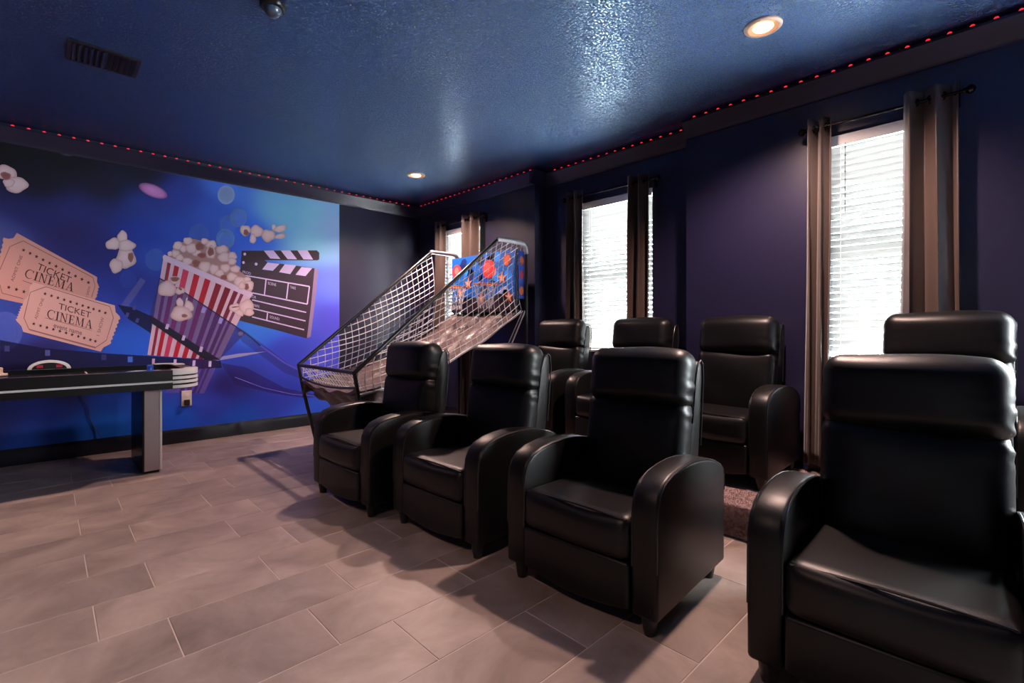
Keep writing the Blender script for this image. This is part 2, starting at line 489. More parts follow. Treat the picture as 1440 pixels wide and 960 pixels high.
def curtain(name_label, group, xw, ya, yb, ybot0, ybot1, folds, seed, zb=0.06, zt=2.44):
    # gathered panel: folds follow a wave that loosens towards the hem
    nu, nv = folds * 14, 26
    vs = []; fs = []
    for j in range(nv + 1):
        v = j / nv; z = zt + (zb - zt) * v
        yl = ya + (ybot0 - ya) * v ** 1.5; yr = yb + (ybot1 - yb) * v ** 1.5
        pinch = 1.0
        for i_ in range(nu + 1):
            u = i_ / nu
            a = u * folds * 2 * PI
            amp = 0.036 * (1 - 0.15 * math.sin(3 * v + seed)) * pinch
            x = xw - 0.08 + amp * math.sin(a + 0.35 * math.sin(2.3 * v + seed)) + 0.004 * math.sin(9 * v + 5 * u + seed)
            y = yl + (yr - yl) * u + 0.010 * math.sin(2 * a + 1.3 * v) * (0.4 + v)
            vs.append((x, y, z))
    for j in range(nv):
        for i_ in range(nu):
            a = j * (nu + 1) + i_
            fs.append((a, a + 1, a + nu + 2, a + nu + 1))
    me = bpy.data.meshes.new('curtain'); me.from_pydata(vs, [], fs); me.shade_smooth()
    o = link('curtain', me, M['curtain'])
    md = o.modifiers.new('thickness', 'SOLIDIFY'); md.thickness = 0.003
    tag(o, name_label, 'curtain', group)
    gm = MB()
    ring = [(0.0, 0.019 * math.cos(t * PI / 6), 0.019 * math.sin(t * PI / 6)) for t in range(12)]
    gm.tube(ring, 0.004, 6, closed=True)
    gme = gm.mesh('grommet')
    for q in range(folds * 2):
        u = q / (folds * 2)
        if q == 0: continue
        y = ya + (yb - ya) * u
        g = link('grommet', gme, M['rod'], o, (xw - 0.08, y, 2.375))
        g.rotation_euler = (0, 0, PI / 2 + (0.5 if q % 2 else -0.5))
    return o
curtain('brown curtain panel between the mural wall and the narrow window', 'brown curtain panels', XW, 4.90, 5.09, 4.93, 5.13, 2, 1)
curtain('brown curtain panel above the backboard of the arcade game', 'brown curtain panels', XW, 4.25, 4.575, 4.2, 4.56, 2, 2)
curtain('brown curtain panel in the recessed bay next to the blue return wall', 'brown curtain panels', XR, 2.905, 3.10, 2.87, 3.08, 2, 3)
curtain('dark curtain panel in the recessed bay with a light leak along its edge', 'brown curtain panels', XR, 2.185, 2.39, 2.21, 2.42, 2, 4)
curtain('brown curtain panel beside the wide navy wall panel', 'brown curtain panels', XW, 0.81, 0.94, 0.83, 0.955, 2, 5, 0.23)
curtain('wide brown curtain panel hanging behind the last back-row recliner', 'brown curtain panels', XW, 0.225, 0.455, 0.20, 0.48, 2, 6, 0.23)

# ------------------------------------------------------------------ led strips
def led_strip(label, a, bq, face):
    root = empty('led_strip', a)
    tag(root, label, 'light strip', 'red led strips along the crown moulding')
    d = Vector(bq) - Vector(a); L = d.length; t = d.normalized()
    ang = math.atan2(t.y, t.x)
    root.rotation_euler = (0, 0, ang)
    put('tape', MB().box(0, L, -0.006, 0.006, 0, 0.004), M['led_tape'], root, smooth=False)
    me = MB().lathe([(0.011, 0.0), (0.011, 0.004), (0.0075, 0.009), (0.002, 0.0105)], 8).mesh('led')
    n = int(L / 0.0905)
    for q in range(n):
        o = link('led', me, M['led'], root, (0.045 + q * 0.0905, 0, 0.004))
ZL = ZC - 0.036
led_strip('row of red led lights above the cinema mural', (XL + 0.1, YM - 0.070, ZL), (XW - 0.085, YM - 0.070, ZL), 0)
led_strip('row of red led lights above the arcade game and its window', (XW - 0.070, REC1 - 0.05, ZL), (XW - 0.070, YM - 0.09, ZL), 0)
led_strip('row of red led lights above the recessed window bay', (XR - 0.070, REC0 - 0.04, ZL), (XR - 0.070, REC1 - 0.1, ZL), 0)
led_strip('row of red led lights above the window with the beaded cord', (XW - 0.070, -0.6, ZL), (XW - 0.070, REC0 + 0.01, ZL), 0)

# ------------------------------------------------------------------ ceiling fittings
CANLAB = ['glowing recessed ceiling downlight near the window with the beaded cord', 'glowing recessed ceiling downlight over the arcade game',
          'added unseen recessed downlight that lights the left floor', 'added unseen recessed downlight that lights the mural and table']
for i, (x, y) in enumerate(CANS):
    r = empty('recessed_downlight', (x, y, ZC))
    tag(r, CANLAB[i], 'ceiling light', 'recessed ceiling downlights')
    put('trim_ring', MB().lathe([(0.074, -0.001), (0.075, -0.010), (0.084, -0.011), (0.094, -0.005), (0.095, 0.0)], 32), M['can_trim'], r)
    bfm = MB(); K = 28
    ra = [(0.074 * math.cos(2*PI*q/K), 0.074 * math.sin(2*PI*q/K), -0.010) for q in range(K)]
    rb = [(0.050 * math.cos(2*PI*q/K), 0.050 * math.sin(2*PI*q/K), -0.002) for q in range(K)]
    bfm.add(ra + rb, [(q, (q+1) % K, K + (q+1) % K, K + q) for q in range(K)])
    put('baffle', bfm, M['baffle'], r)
    put('lamp', MB().lathe([(0.050, -0.001), (0.052, -0.005), (0.045, -0.012), (0.02, -0.016)], 24), M['can_lamp'], r)
    ld = bpy.data.lights.new('downlight', 'SPOT')
    ld.energy = CAN_W[i]; ld.color = (1.0, 0.66, 0.56); ld.spot_size = math.radians(CAN_CONE[i]); ld.spot_blend = 0.6; ld.shadow_soft_size = 0.06
    lo = bpy.data.objects.new('downlight_beam', ld); C.objects.link(lo); lo.parent = r; lo.location = (0, 0, -0.03)

v = empty('ceiling_vent', (0.255, 3.85, ZC))
tag(v, 'black rectangular air vent in the dark ceiling', 'vent')
fr = MB(); wx, wy, t = 0.17, 0.14, 0.022
fr.box(-wx, wx, -wy, -wy + t, -0.008, 0); fr.box(-wx, wx, wy - t, wy, -0.008, 0)
fr.box(-wx, -wx + t, -wy + t, wy - t, -0.008, 0); fr.box(wx - t, wx, -wy + t, wy - t, -0.008, 0)
put('frame', fr, M['black_plastic'], v, smooth=False, bevel=0.002)
put('duct', MB().box(-wx + t, wx - t, -wy + t, wy - t, -0.0012, -0.0002), M['board'], v, smooth=False)
me = MB().box(-0.0012, 0.0012, -wy + t, wy - t, -0.012, 0.012).mesh('louver', smooth=False)
for q in range(11):
    o = link('louver', me, M['black_plastic'], v, (-0.135 + 0.027 * q, 0, -0.009)); o.rotation_euler = (0, math.radians(58 if q < 6 else -58), 0)
sd = empty('dome_detector', (0.83, 2.62, ZC))
tag(sd, 'small round ceiling detector with a smoked dome', 'detector')
put('base', MB().lathe([(0.06, 0), (0.06, -0.012), (0.054, -0.02), (0.046, -0.022)], 28), M['black_plastic'], sd)
put('dome', MB().lathe([(0.044, -0.02), (0.043, -0.032), (0.036, -0.047), (0.022, -0.058), (0.004, -0.062)], 28), M['dome'], sd)

# ------------------------------------------------------------------ mural
MURAL_TONES = [(-0.264,2.58,8,8,15),(0.154,2.509,10,9,18),(0.641,2.525,14,12,30),(-0.021,2.291,12,10,24),(0.388,2.362,16,14,36),(0.915,2.4,40,62,145),(1.34,2.555,70,125,205),(1.896,2.566,110,180,228),(2.459,2.546,130,185,232),(2.459,2.21,142,182,238),(2.459,1.621,98,122,218),(2.459,1.201,80,82,192),(1.896,2.37,112,192,235),(2.208,2.095,132,202,246),(1.539,2.087,50,105,205),(1.213,2.258,45,88,175),(0.641,2.262,34,60,135),(0.154,2.145,35,42,104),(-0.063,2.048,36,36,92),(-0.264,1.846,72,84,135),(0.154,1.902,38,30,85),(0.34,1.801,30,30,100),(0.641,1.967,20,52,145),(0.588,1.504,30,46,132),(0.747,1.781,35,76,168),(-0.264,1.224,50,72,142),(-0.225,1.054,55,72,152),(-0.063,0.878,40,30,80),(0.537,0.984,35,92,185),(0.641,0.916,40,102,205),(0.388,1.239,34,60,150),(1.405,0.821,45,72,172),(1.539,1.04,52,125,225),(1.896,0.802,56,72,182),(2.29,0.705,72,82,192),(1.896,0.332,46,66,168),(1.34,0.533,40,30,100),(1.213,0.328,45,62,160),(2.128,0.147,42,92,195),(1.405,0.16,20,82,175),(0.154,0.566,20,20,50),(0.388,0.482,20,62,142),(-0.021,0.404,15,40,112),(-0.264,0.377,20,32,84),(0.388,0.229,10,92,175),(-0.063,0.175,15,62,135),(0.154,0.11,15,88,168),(0.915,0.224,25,92,192),(0.972,0.631,60,70,160),(2.208,2.421,125,198,240),(2.459,2.378,150,185,225),(0.915,2.038,30,75,165),(1.749,1.269,55,130,225)]
MURAL_PARTS = [
 ('light_spot', None, [
  ('e',1,(140,170,240,0.52),(140,170,240,0.65),(1.327,2.465),(0.078,0.015),(0.0,-0.097)),
 ]),
 ('light_spot', None, [
  ('e',1,(110,150,240,0.32),(110,150,240,0.4),(1.438,2.25),(0.08,0.013),(0.0,-0.099)),
 ]),
 ('light_spot', None, [
  ('e',1,(90,130,225,0.28),(90,130,225,0.35),(1.34,2.162),(0.078,0.012),(0.0,-0.098)),
 ]),
 ('light_spot', None, [
  ('e',1,(80,120,215,0.24),(80,120,215,0.3),(1.09,2.027),(0.086,0.011),(0.0,-0.11)),
 ]),
 ('light_spot', None, [
  ('e',1,(90,110,190,0.4),(90,110,190,0.5),(-0.233,1.083),(0.096,0.0),(0.0,-0.153)),
 ]),
 ('light_spot', None, [
  ('e',1,(80,120,215,0.28),(80,120,215,0.35),(0.737,1.746),(0.076,0.008),(0.0,-0.104)),
 ]),
 ('light_spot', None, [
  ('e',1,(100,145,235,0.36),(100,145,235,0.45),(1.32,2.014),(0.085,0.011),(0.0,-0.105)),
 ]),
 ('light_spot', None, [
  ('e',1,(60,90,170,0.24),(60,90,170,0.3),(0.246,1.051),(0.075,-0.001),(0.0,-0.111)),
 ]),
 ('light_spot', None, [
  ('e',1,(60,90,180,0.24),(60,90,180,0.3),(0.537,1.552),(0.062,0.005),(0.0,-0.087)),
 ]),
 ('light_spot', None, [
  ('e',1,(190,130,170,0.95),(150,100,150,0.35),(0.724,2.387),(0.112,-0.034),(-0.019,-0.059)),
 ]),
 ('light_spot', None, [
  ('e',1,(120,110,130,0.5),(60,60,90,0.05),(0.118,2.591),(0.051,-0.012),(-0.007,-0.03)),
 ]),
 ('light_beam', None, [
  ('p',1,(150,150,200,0.16),[(0.487,1.318),(0.537,1.294),(0.667,1.542),(0.63,1.572)]),
 ]),
 ('film_strip', None, [
  ('p',2,(30,25,70,0.75),[(-0.264,1.01),(-0.021,0.941),(0.34,0.887),(0.672,0.849),(1.276,0.776),(1.288,0.703),(0.641,0.706),(-0.264,0.614)]),
  ('p',2,(25,20,62,0.75),[(0.462,1.317),(0.563,1.295),(0.704,1.219),(0.715,1.047),(0.62,1.126),(0.537,1.19)]),
  ('p',2,(70,75,150,0.4),[(1.411,1.129),(1.505,1.07),(2.049,0.62),(2.064,0.539),(1.896,0.614),(1.471,0.967)]),
  ('p',3,(20,20,60),[(1.409,1.122),(1.536,1.021),(1.541,1.029),(1.414,1.13)]),
  ('p',3,(20,20,60),[(1.536,1.022),(1.646,0.914),(1.652,0.922),(1.542,1.029)]),
  ('p',3,(90,90,190),[(1.644,0.91),(1.891,0.716),(1.901,0.731),(1.654,0.926)]),
  ('p',3,(90,90,190),[(1.892,0.715),(2.123,0.583),(2.132,0.6),(1.9,0.732)]),
  ('p',2,(60,45,125,0.45),[(1.276,0.754),(1.505,0.698),(1.896,0.449),(2.29,0.326),(2.128,0.309),(1.749,0.408),(1.405,0.527)]),
  ('p',3,(120,110,200),[(1.404,0.597),(1.676,0.464),(1.679,0.471),(1.406,0.604)]),
  ('p',3,(120,110,200),[(1.677,0.464),(1.971,0.368),(1.973,0.376),(1.678,0.471)]),
  ('p',3,(120,110,200),[(1.971,0.368),(2.29,0.313),(2.29,0.321),(1.972,0.376)]),
  ('p',3,(190,190,240,0.75),[(1.213,0.807),(1.438,0.842),(1.706,0.855),(1.471,0.811),(1.244,0.777)]),
  ('e',3,(240,240,255,0.95),(150,170,240,0.1),(1.458,1.048),(0.033,0.0),(0.0,-0.029)),
  ('p',3,(70,70,120),[(-0.239,0.964),(-0.211,0.963),(-0.211,0.918),(-0.239,0.918)]),
  ('p',3,(90,95,150),[(-0.006,0.923),(0.024,0.922),(0.024,0.874),(-0.006,0.875)]),
  ('p',3,(55,55,110),[(0.352,0.874),(0.385,0.873),(0.385,0.822),(0.352,0.824)]),
  ('p',3,(80,130,220),[(0.535,0.848),(0.57,0.847),(0.57,0.795),(0.535,0.796)]),
  ('p',3,(70,75,140),[(0.578,1.315),(0.599,1.309),(0.588,1.269),(0.568,1.275)]),
  ('p',3,(70,75,140),[(0.599,1.198),(0.62,1.192),(0.609,1.152),(0.588,1.159)]),
  ('p',3,(70,75,140),[(0.527,1.248),(0.547,1.242),(0.537,1.203),(0.517,1.209)]),
 ]),
 ('popcorn_bucket', None, [
  ('p',2,(225,195,190),[(0.799,1.759),(1.556,1.437),(1.263,0.78),(0.678,0.856)]),
  ('p',3,(150,35,60),[(0.834,1.745),(0.861,1.733),(0.726,0.849),(0.705,0.852)]),
  ('p',3,(190,20,45),[(0.889,1.721),(0.927,1.705),(0.778,0.843),(0.748,0.847)]),
  ('p',3,(215,60,90),[(0.959,1.691),(1.006,1.671),(0.84,0.835),(0.804,0.839)]),
  ('p',3,(200,20,45),[(1.05,1.653),(1.097,1.632),(0.911,0.825),(0.874,0.83)]),
  ('p',3,(190,15,40),[(1.142,1.613),(1.191,1.592),(0.984,0.816),(0.946,0.821)]),
  ('p',3,(140,15,40),[(1.237,1.573),(1.288,1.551),(1.059,0.806),(1.02,0.811)]),
  ('p',3,(125,15,40),[(1.319,1.538),(1.371,1.516),(1.122,0.798),(1.083,0.803)]),
  ('p',3,(120,25,50),[(1.399,1.504),(1.44,1.487),(1.175,0.791),(1.144,0.795)]),
  ('p',3,(130,60,85),[(1.463,1.477),(1.491,1.465),(1.214,0.786),(1.192,0.789)]),
  ('p',2,(150,120,180,0.35),[(0.958,0.819),(1.263,0.78),(1.131,0.457),(0.822,0.494)]),
  ('p',3,(80,40,110,0.5),[(1.02,0.811),(1.059,0.806),(0.957,0.478),(0.924,0.482)]),
  ('p',3,(80,40,110,0.5),[(1.083,0.803),(1.122,0.798),(1.012,0.471),(0.978,0.475)]),
  ('p',3,(80,40,110,0.5),[(1.144,0.795),(1.175,0.791),(1.056,0.466),(1.03,0.469)]),
  ('p',3,(80,40,110,0.5),[(1.192,0.789),(1.214,0.786),(1.09,0.462),(1.071,0.464)]),
  ('p',5,(226,205,205),[(0.794,1.782),(0.808,1.801),(1.566,1.483),(1.576,1.461),(1.552,1.426),(0.799,1.746)]),
 ]),
 ('popcorn_bucket', 'film_overlay', [
  ('p',6,(75,60,135,0.55),[(0.769,1.575),(0.858,1.521),(0.961,1.455),(1.418,1.122),(1.505,1.055),(1.263,0.783),(0.699,1.219)]),
  ('p',7,(35,22,60),[(0.767,1.571),(0.959,1.454),(0.963,1.463),(0.771,1.58)]),
  ('p',7,(35,22,60),[(0.958,1.454),(1.409,1.121),(1.414,1.13),(0.963,1.462)]),
  ('p',7,(28,18,45),[(0.699,1.229),(1.133,0.89),(1.276,0.783),(1.139,0.792),(0.71,1.15)]),
  ('p',8,(215,195,215),[(0.824,1.147),(0.847,1.141),(0.836,1.093),(0.813,1.1)]),
  ('p',8,(215,195,215),[(0.955,1.038),(0.978,1.031),(0.966,0.983),(0.943,0.99)]),
  ('p',8,(215,195,215),[(1.099,0.924),(1.124,0.917),(1.112,0.868),(1.087,0.875)]),
  ('p',8,(170,160,205),[(1.121,1.315),(1.151,1.305),(1.133,1.252),(1.102,1.262)]),
  ('p',8,(170,160,205),[(1.269,1.212),(1.301,1.201),(1.282,1.147),(1.25,1.157)]),
  ('p',8,(225,185,190),[(0.714,0.821),(0.736,0.82),(0.732,0.767),(0.711,0.768)]),
  ('p',8,(225,205,215),[(0.882,0.807),(0.905,0.806),(0.901,0.752),(0.879,0.753)]),
  ('p',8,(225,205,225),[(1.036,0.79),(1.059,0.789),(1.056,0.733),(1.032,0.734)]),
  ('p',8,(215,205,235),[(1.171,0.777),(1.196,0.776),(1.192,0.719),(1.168,0.72)]),
 ]),
 ('popcorn_bucket', 'popcorn_heap', [
  ('p',4,(180,140,122),[(0.838,1.79),(0.879,1.868),(0.887,1.919),(0.962,1.938),(0.979,1.98),(1.048,1.979),(1.1,1.97),(1.145,1.997),(1.226,1.96),(1.244,1.931),(1.337,1.942),(1.365,1.881),(1.418,1.855),(1.413,1.769),(1.451,1.697),(1.55,1.628),(1.585,1.554),(1.56,1.481),(1.413,1.544),(1.226,1.626),(0.962,1.737),(0.846,1.785)]),
  ('e',5,(238,216,196,1),(200,166,146,1),(0.916,1.897),(0.041,0.005),(0.0,-0.041)),
  ('e',5,(238,216,196,1),(200,166,146,1),(0.856,1.814),(0.025,0.003),(0.0,-0.024)),
  ('e',5,(238,216,196,1),(200,166,146,1),(0.896,1.82),(0.034,0.004),(0.0,-0.037)),
  ('e',5,(238,216,196,1),(200,166,146,1),(0.996,1.954),(0.038,0.005),(0.0,-0.036)),
  ('e',5,(238,216,196,1),(200,166,146,1),(1.026,1.885),(0.051,0.006),(0.0,-0.051)),
  ('e',5,(238,216,196,1),(200,166,146,1),(0.958,1.872),(0.026,0.003),(0.0,-0.036)),
  ('e',5,(238,216,196,1),(200,166,146,1),(0.929,1.784),(0.033,0.003),(0.0,-0.032)),
  ('e',5,(140,84,70,1),(175,125,105,1),(1.096,1.914),(0.041,0.004),(0.0,-0.044)),
  ('e',5,(238,216,196,1),(200,166,146,1),(1.136,1.968),(0.032,0.004),(0.0,-0.031)),
  ('e',5,(238,216,196,1),(200,166,146,1),(1.065,1.849),(0.04,0.004),(0.0,-0.037)),
  ('e',5,(140,84,70,1),(175,125,105,1),(1.114,1.825),(0.039,0.004),(0.0,-0.029)),
  ('e',5,(238,216,196,1),(200,166,146,1),(1.194,1.941),(0.047,0.005),(0.0,-0.044)),
  ('e',5,(238,216,196,1),(200,166,146,1),(1.189,1.864),(0.042,0.005),(0.0,-0.068)),
  ('e',5,(140,84,70,1),(175,125,105,1),(1.189,1.87),(0.029,0.004),(0.0,-0.045)),
  ('e',5,(238,216,196,1),(200,166,146,1),(0.992,1.755),(0.045,0.004),(0.0,-0.036)),
  ('e',5,(140,84,70,1),(175,125,105,1),(1.065,1.742),(0.037,0.003),(0.0,-0.041)),
  ('e',5,(238,216,196,1),(200,166,146,1),(1.138,1.714),(0.052,0.005),(0.0,-0.057)),
  ('e',5,(238,216,196,1),(200,166,146,1),(1.29,1.899),(0.054,0.006),(0.0,-0.048)),
  ('e',5,(238,216,196,1),(200,166,146,1),(1.309,1.828),(0.058,0.006),(0.0,-0.053)),
  ('e',5,(238,216,196,1),(200,166,146,1),(1.382,1.846),(0.042,0.004),(0.0,-0.043)),
  ('e',5,(238,216,196,1),(200,166,146,1),(1.379,1.792),(0.039,0.004),(0.0,-0.038)),
  ('e',5,(238,216,196,1),(200,166,146,1),(1.217,1.698),(0.043,0.004),(0.0,-0.05)),
  ('e',5,(238,216,196,1),(200,166,146,1),(1.318,1.718),(0.047,0.004),(0.0,-0.043)),
  ('e',5,(238,216,196,1),(200,166,146,1),(1.408,1.715),(0.048,0.004),(0.0,-0.037)),
  ('e',5,(238,216,196,1),(200,166,146,1),(1.267,1.661),(0.043,0.003),(0.0,-0.036)),
  ('e',5,(140,84,70,1),(175,125,105,1),(1.309,1.622),(0.037,0.002),(0.0,-0.028)),
  ('e',5,(238,216,196,1),(200,166,146,1),(1.379,1.632),(0.05,0.004),(0.0,-0.045)),
  ('e',5,(238,216,196,1),(200,166,146,1),(1.451,1.589),(0.059,0.004),(0.0,-0.054)),
  ('e',5,(238,216,196,1),(200,166,146,1),(1.52,1.615),(0.034,0.003),(0.0,-0.03)),
  ('e',5,(238,216,196,1),(200,166,146,1),(1.535,1.551),(0.05,0.003),(0.0,-0.057)),
  ('e',5,(140,84,70,1),(175,125,105,1),(1.51,1.539),(0.03,0.001),(0.0,-0.035)),
  ('e',5,(238,216,196,1),(200,166,146,1),(1.471,1.547),(0.033,0.002),(0.0,-0.043)),
 ]),
 ('popcorn_piece', None, [
  ('e',9,(238,216,196,1),(200,166,146,1),(-0.232,2.346),(0.062,-0.002),(-0.006,-0.057)),
  ('e',9,(238,216,196,1),(200,166,146,1),(-0.172,2.26),(0.064,0.013),(0.0,-0.066)),
  ('e',9,(238,216,196,1),(200,166,146,1),(-0.215,2.267),(0.033,0.006),(0.0,-0.036)),
  ('e',9,(140,84,70,1),(175,125,105,1),(-0.232,2.319),(0.028,-0.009),(-0.007,-0.031)),
 ]),
 ('popcorn_piece', None, [
  ('e',9,(238,216,196,1),(200,166,146,1),(0.432,1.856),(0.05,0.023),(0.01,-0.049)),
  ('e',9,(238,216,196,1),(200,166,146,1),(0.497,1.927),(0.036,0.005),(0.0,-0.056)),
  ('e',9,(238,216,196,1),(200,166,146,1),(0.521,1.738),(0.071,0.008),(0.0,-0.097)),
  ('e',9,(238,216,196,1),(200,166,146,1),(0.527,1.852),(0.062,0.007),(0.0,-0.053)),
  ('e',9,(238,216,196,1),(200,166,146,1),(0.453,1.663),(0.047,0.004),(0.0,-0.065)),
  ('e',9,(140,84,70,1),(175,125,105,1),(0.556,1.751),(0.021,0.003),(0.0,-0.045)),
 ]),
 ('popcorn_piece', None, [
  ('e',9,(238,216,196,1),(200,166,146,1),(1.502,2.127),(0.044,-0.022),(-0.025,-0.052)),
  ('e',9,(140,84,70,1),(175,125,105,1),(1.511,2.104),(0.023,0.015),(0.014,-0.031)),
  ('e',9,(238,216,196,1),(200,166,146,1),(1.575,2.049),(0.031,0.004),(0.0,-0.053)),
  ('e',9,(238,216,196,1),(200,166,146,1),(1.61,2.132),(0.063,0.009),(0.0,-0.065)),
  ('e',9,(238,216,196,1),(200,166,146,1),(1.727,2.101),(0.07,0.009),(0.0,-0.067)),
  ('e',9,(238,216,196,1),(200,166,146,1),(1.783,2.199),(0.022,0.003),(0.0,-0.037)),
  ('e',9,(238,216,196,1),(200,166,146,1),(1.85,2.194),(0.064,0.028),(0.009,-0.035)),
  ('e',9,(238,216,196,1),(200,166,146,1),(1.85,2.111),(0.06,0.019),(0.004,-0.028)),
 ]),
 ('popcorn_piece', None, [
  ('e',9,(238,216,196,1),(200,166,146,1),(0.83,1.478),(0.072,0.004),(0.0,-0.075)),
  ('e',9,(238,216,196,1),(200,166,146,1),(0.933,1.464),(0.04,0.011),(0.005,-0.033)),
  ('e',9,(238,216,196,1),(200,166,146,1),(0.891,1.566),(0.042,0.003),(0.0,-0.039)),
  ('e',9,(140,84,70,1),(175,125,105,1),(0.891,1.574),(0.035,0.003),(0.0,-0.024)),
  ('e',9,(140,84,70,1),(175,125,105,1),(0.933,1.484),(0.014,-0.013),(-0.006,-0.009)),
 ]),
 ('popcorn_piece', None, [
  ('e',9,(238,216,196,1),(200,166,146,1),(0.93,1.352),(0.027,0.013),(0.013,-0.041)),
  ('e',9,(238,216,196,1),(200,166,146,1),(1.003,1.316),(0.037,0.017),(0.017,-0.054)),
  ('e',9,(238,216,196,1),(200,166,146,1),(0.941,1.244),(0.087,0.002),(0.0,-0.074)),
  ('e',9,(140,84,70,1),(175,125,105,1),(0.967,1.225),(0.025,0.0),(0.0,-0.018)),
  ('e',9,(238,216,196,1),(200,166,146,1),(0.986,1.386),(0.007,-0.001),(-0.005,-0.021)),
 ]),
 ('popcorn_piece', None, [
  ('e',9,(238,216,196,1),(200,166,146,1),(1.403,1.316),(0.049,0.016),(0.011,-0.043)),
  ('e',9,(238,216,196,1),(200,166,146,1),(1.515,1.322),(0.072,0.002),(0.0,-0.087)),
  ('e',9,(238,216,196,1),(200,166,146,1),(1.447,1.264),(0.042,-0.016),(-0.01,-0.031)),
  ('e',9,(238,216,196,1),(200,166,146,1),(1.54,1.273),(0.045,0.001),(0.0,-0.043)),
  ('e',9,(140,84,70,1),(175,125,105,1),(1.408,1.324),(0.038,0.007),(0.001,-0.007)),
 ]),
 ('clapperboard', None, [
  ('p',2,(62,50,58),[(1.461,1.764),(1.469,1.911),(1.569,1.918),(1.72,1.815),(1.977,1.807),(2.228,1.793),(2.19,1.35),(2.138,0.992),(1.781,1.094),(1.436,1.188)]),
  ('p',2,(150,128,150),[(2.225,1.793),(2.268,1.787),(2.228,1.382),(2.18,1.007),(2.138,0.992),(2.183,1.35)]),
  ('p',2,(58,42,48),[(1.469,1.911),(2.251,2.002),(2.279,1.978),(2.279,1.901),(2.259,1.888),(1.627,1.829),(1.461,1.764)]),
  ('p',3,(215,200,215),[(1.684,1.935),(1.781,1.948),(1.852,1.863),(1.747,1.858)]),
  ('p',3,(215,200,215),[(1.856,1.957),(1.955,1.968),(2.03,1.877),(1.927,1.87)]),
  ('p',3,(215,200,215),[(2.034,1.977),(2.145,1.989),(2.208,1.892),(2.1,1.884)]),
  ('p',3,(215,200,215),[(1.72,1.812),(1.843,1.809),(1.774,1.728),(1.667,1.733)]),
  ('p',3,(215,200,215),[(1.898,1.809),(2.02,1.808),(1.955,1.706),(1.838,1.718)]),
  ('p',3,(215,200,215),[(2.078,1.795),(2.198,1.793),(2.123,1.696),(2.013,1.703)]),
  ('p',3,(215,200,215),[(1.479,1.653),(2.166,1.574),(2.169,1.588),(1.48,1.665)]),
  ('p',3,(215,200,215),[(2.161,1.581),(2.135,1.38),(2.149,1.378),(2.174,1.58)]),
  ('p',3,(215,200,215),[(2.143,1.386),(1.57,1.485),(1.567,1.472),(2.141,1.372)]),
  ('p',3,(215,200,215),[(1.7,1.636),(1.683,1.464),(1.695,1.463),(1.712,1.636)]),
  ('p',3,(215,200,215),[(1.93,1.609),(1.91,1.431),(1.923,1.43),(1.943,1.608)]),
  ('p',3,(215,200,215),[(1.567,1.398),(2.129,1.278),(2.132,1.291),(1.57,1.41)]),
  ('p',3,(215,200,215),[(1.567,1.308),(2.121,1.181),(2.124,1.194),(1.57,1.32)]),
  ('p',3,(215,200,215),[(1.567,1.219),(2.106,1.081),(2.109,1.094),(1.57,1.231)]),
  ('p',3,(215,200,215),[(1.715,1.271),(1.707,1.195),(1.719,1.194),(1.727,1.27)]),
  ('e',3,(215,200,215,1),(215,200,215,1),(1.498,1.879),(0.013,0.002),(0.0,-0.015)),
  ('e',3,(215,200,215,1),(215,200,215,1),(1.486,1.79),(0.012,0.001),(0.0,-0.015)),
  ('e',3,(215,200,215,1),(215,200,215,1),(1.607,1.785),(0.014,0.001),(0.0,-0.016)),
 ]),
 ('clapperboard', 'lettering', [
  ('t',4,(215,200,215),'PROD','sans',(1.477,1.68),(0.079,-0.014),(0.0,0.027)),
  ('t',4,(215,200,215),'SCENE','sans',(1.724,1.578),(0.084,-0.016),(0.0,0.029)),
  ('t',4,(215,200,215),'TAKE','sans',(1.955,1.549),(0.06,-0.012),(0.0,0.029)),
  ('t',4,(215,200,215),'TOR','sans',(1.553,1.429),(0.054,-0.012),(0.0,0.028)),
  ('t',4,(215,200,215),'MAN:','sans',(1.579,1.335),(0.062,-0.013),(0.0,0.029)),
  ('t',4,(215,200,215),'SOUND:','sans',(1.743,1.215),(0.101,-0.026),(0.0,0.029)),
 ]),
 ('cinema_ticket', None, [
  ('p',2,(214,158,130),[(-0.245,1.825),(-0.218,1.819),(-0.19,1.828),(-0.17,1.873),(0.324,1.552),(0.322,1.511),(0.333,1.478),(0.337,1.463),(0.328,1.452),(0.332,1.437),(0.324,1.425),(0.328,1.41),(0.319,1.398),(0.323,1.383),(0.314,1.371),(0.277,1.257),(-0.122,1.301),(-0.264,1.338),(-0.31,1.353),(-0.312,1.397),(-0.295,1.448),(-0.299,1.464),(-0.289,1.481),(-0.293,1.502),(-0.284,1.519),(-0.288,1.539),(-0.278,1.556),(-0.282,1.577),(-0.273,1.594),(-0.277,1.614),(-0.267,1.632),(-0.271,1.652),(-0.262,1.67),(-0.266,1.69),(-0.256,1.708),(-0.26,1.728),(-0.25,1.746),(-0.254,1.766),(-0.245,1.784),(-0.249,1.804)]),
  ('p',3,(130,80,64),[(-0.135,1.811),(0.295,1.544),(0.296,1.549),(-0.133,1.815)]),
  ('p',3,(130,80,64),[(0.294,1.546),(0.308,1.473),(0.311,1.474),(0.297,1.547)]),
  ('p',3,(130,80,64),[(0.308,1.474),(0.284,1.374),(0.288,1.373),(0.311,1.473)]),
  ('p',3,(130,80,64),[(-0.135,1.815),(-0.21,1.76),(-0.209,1.756),(-0.133,1.811)]),
  ('p',3,(130,80,64),[(-0.211,1.759),(-0.266,1.568),(-0.263,1.566),(-0.208,1.757)]),
  ('p',3,(130,80,64),[(-0.266,1.449),(-0.254,1.383),(-0.251,1.384),(-0.263,1.45)]),
  ('p',3,(130,80,64),[(-0.253,1.381),(-0.135,1.341),(-0.134,1.346),(-0.252,1.385)]),
 ]),
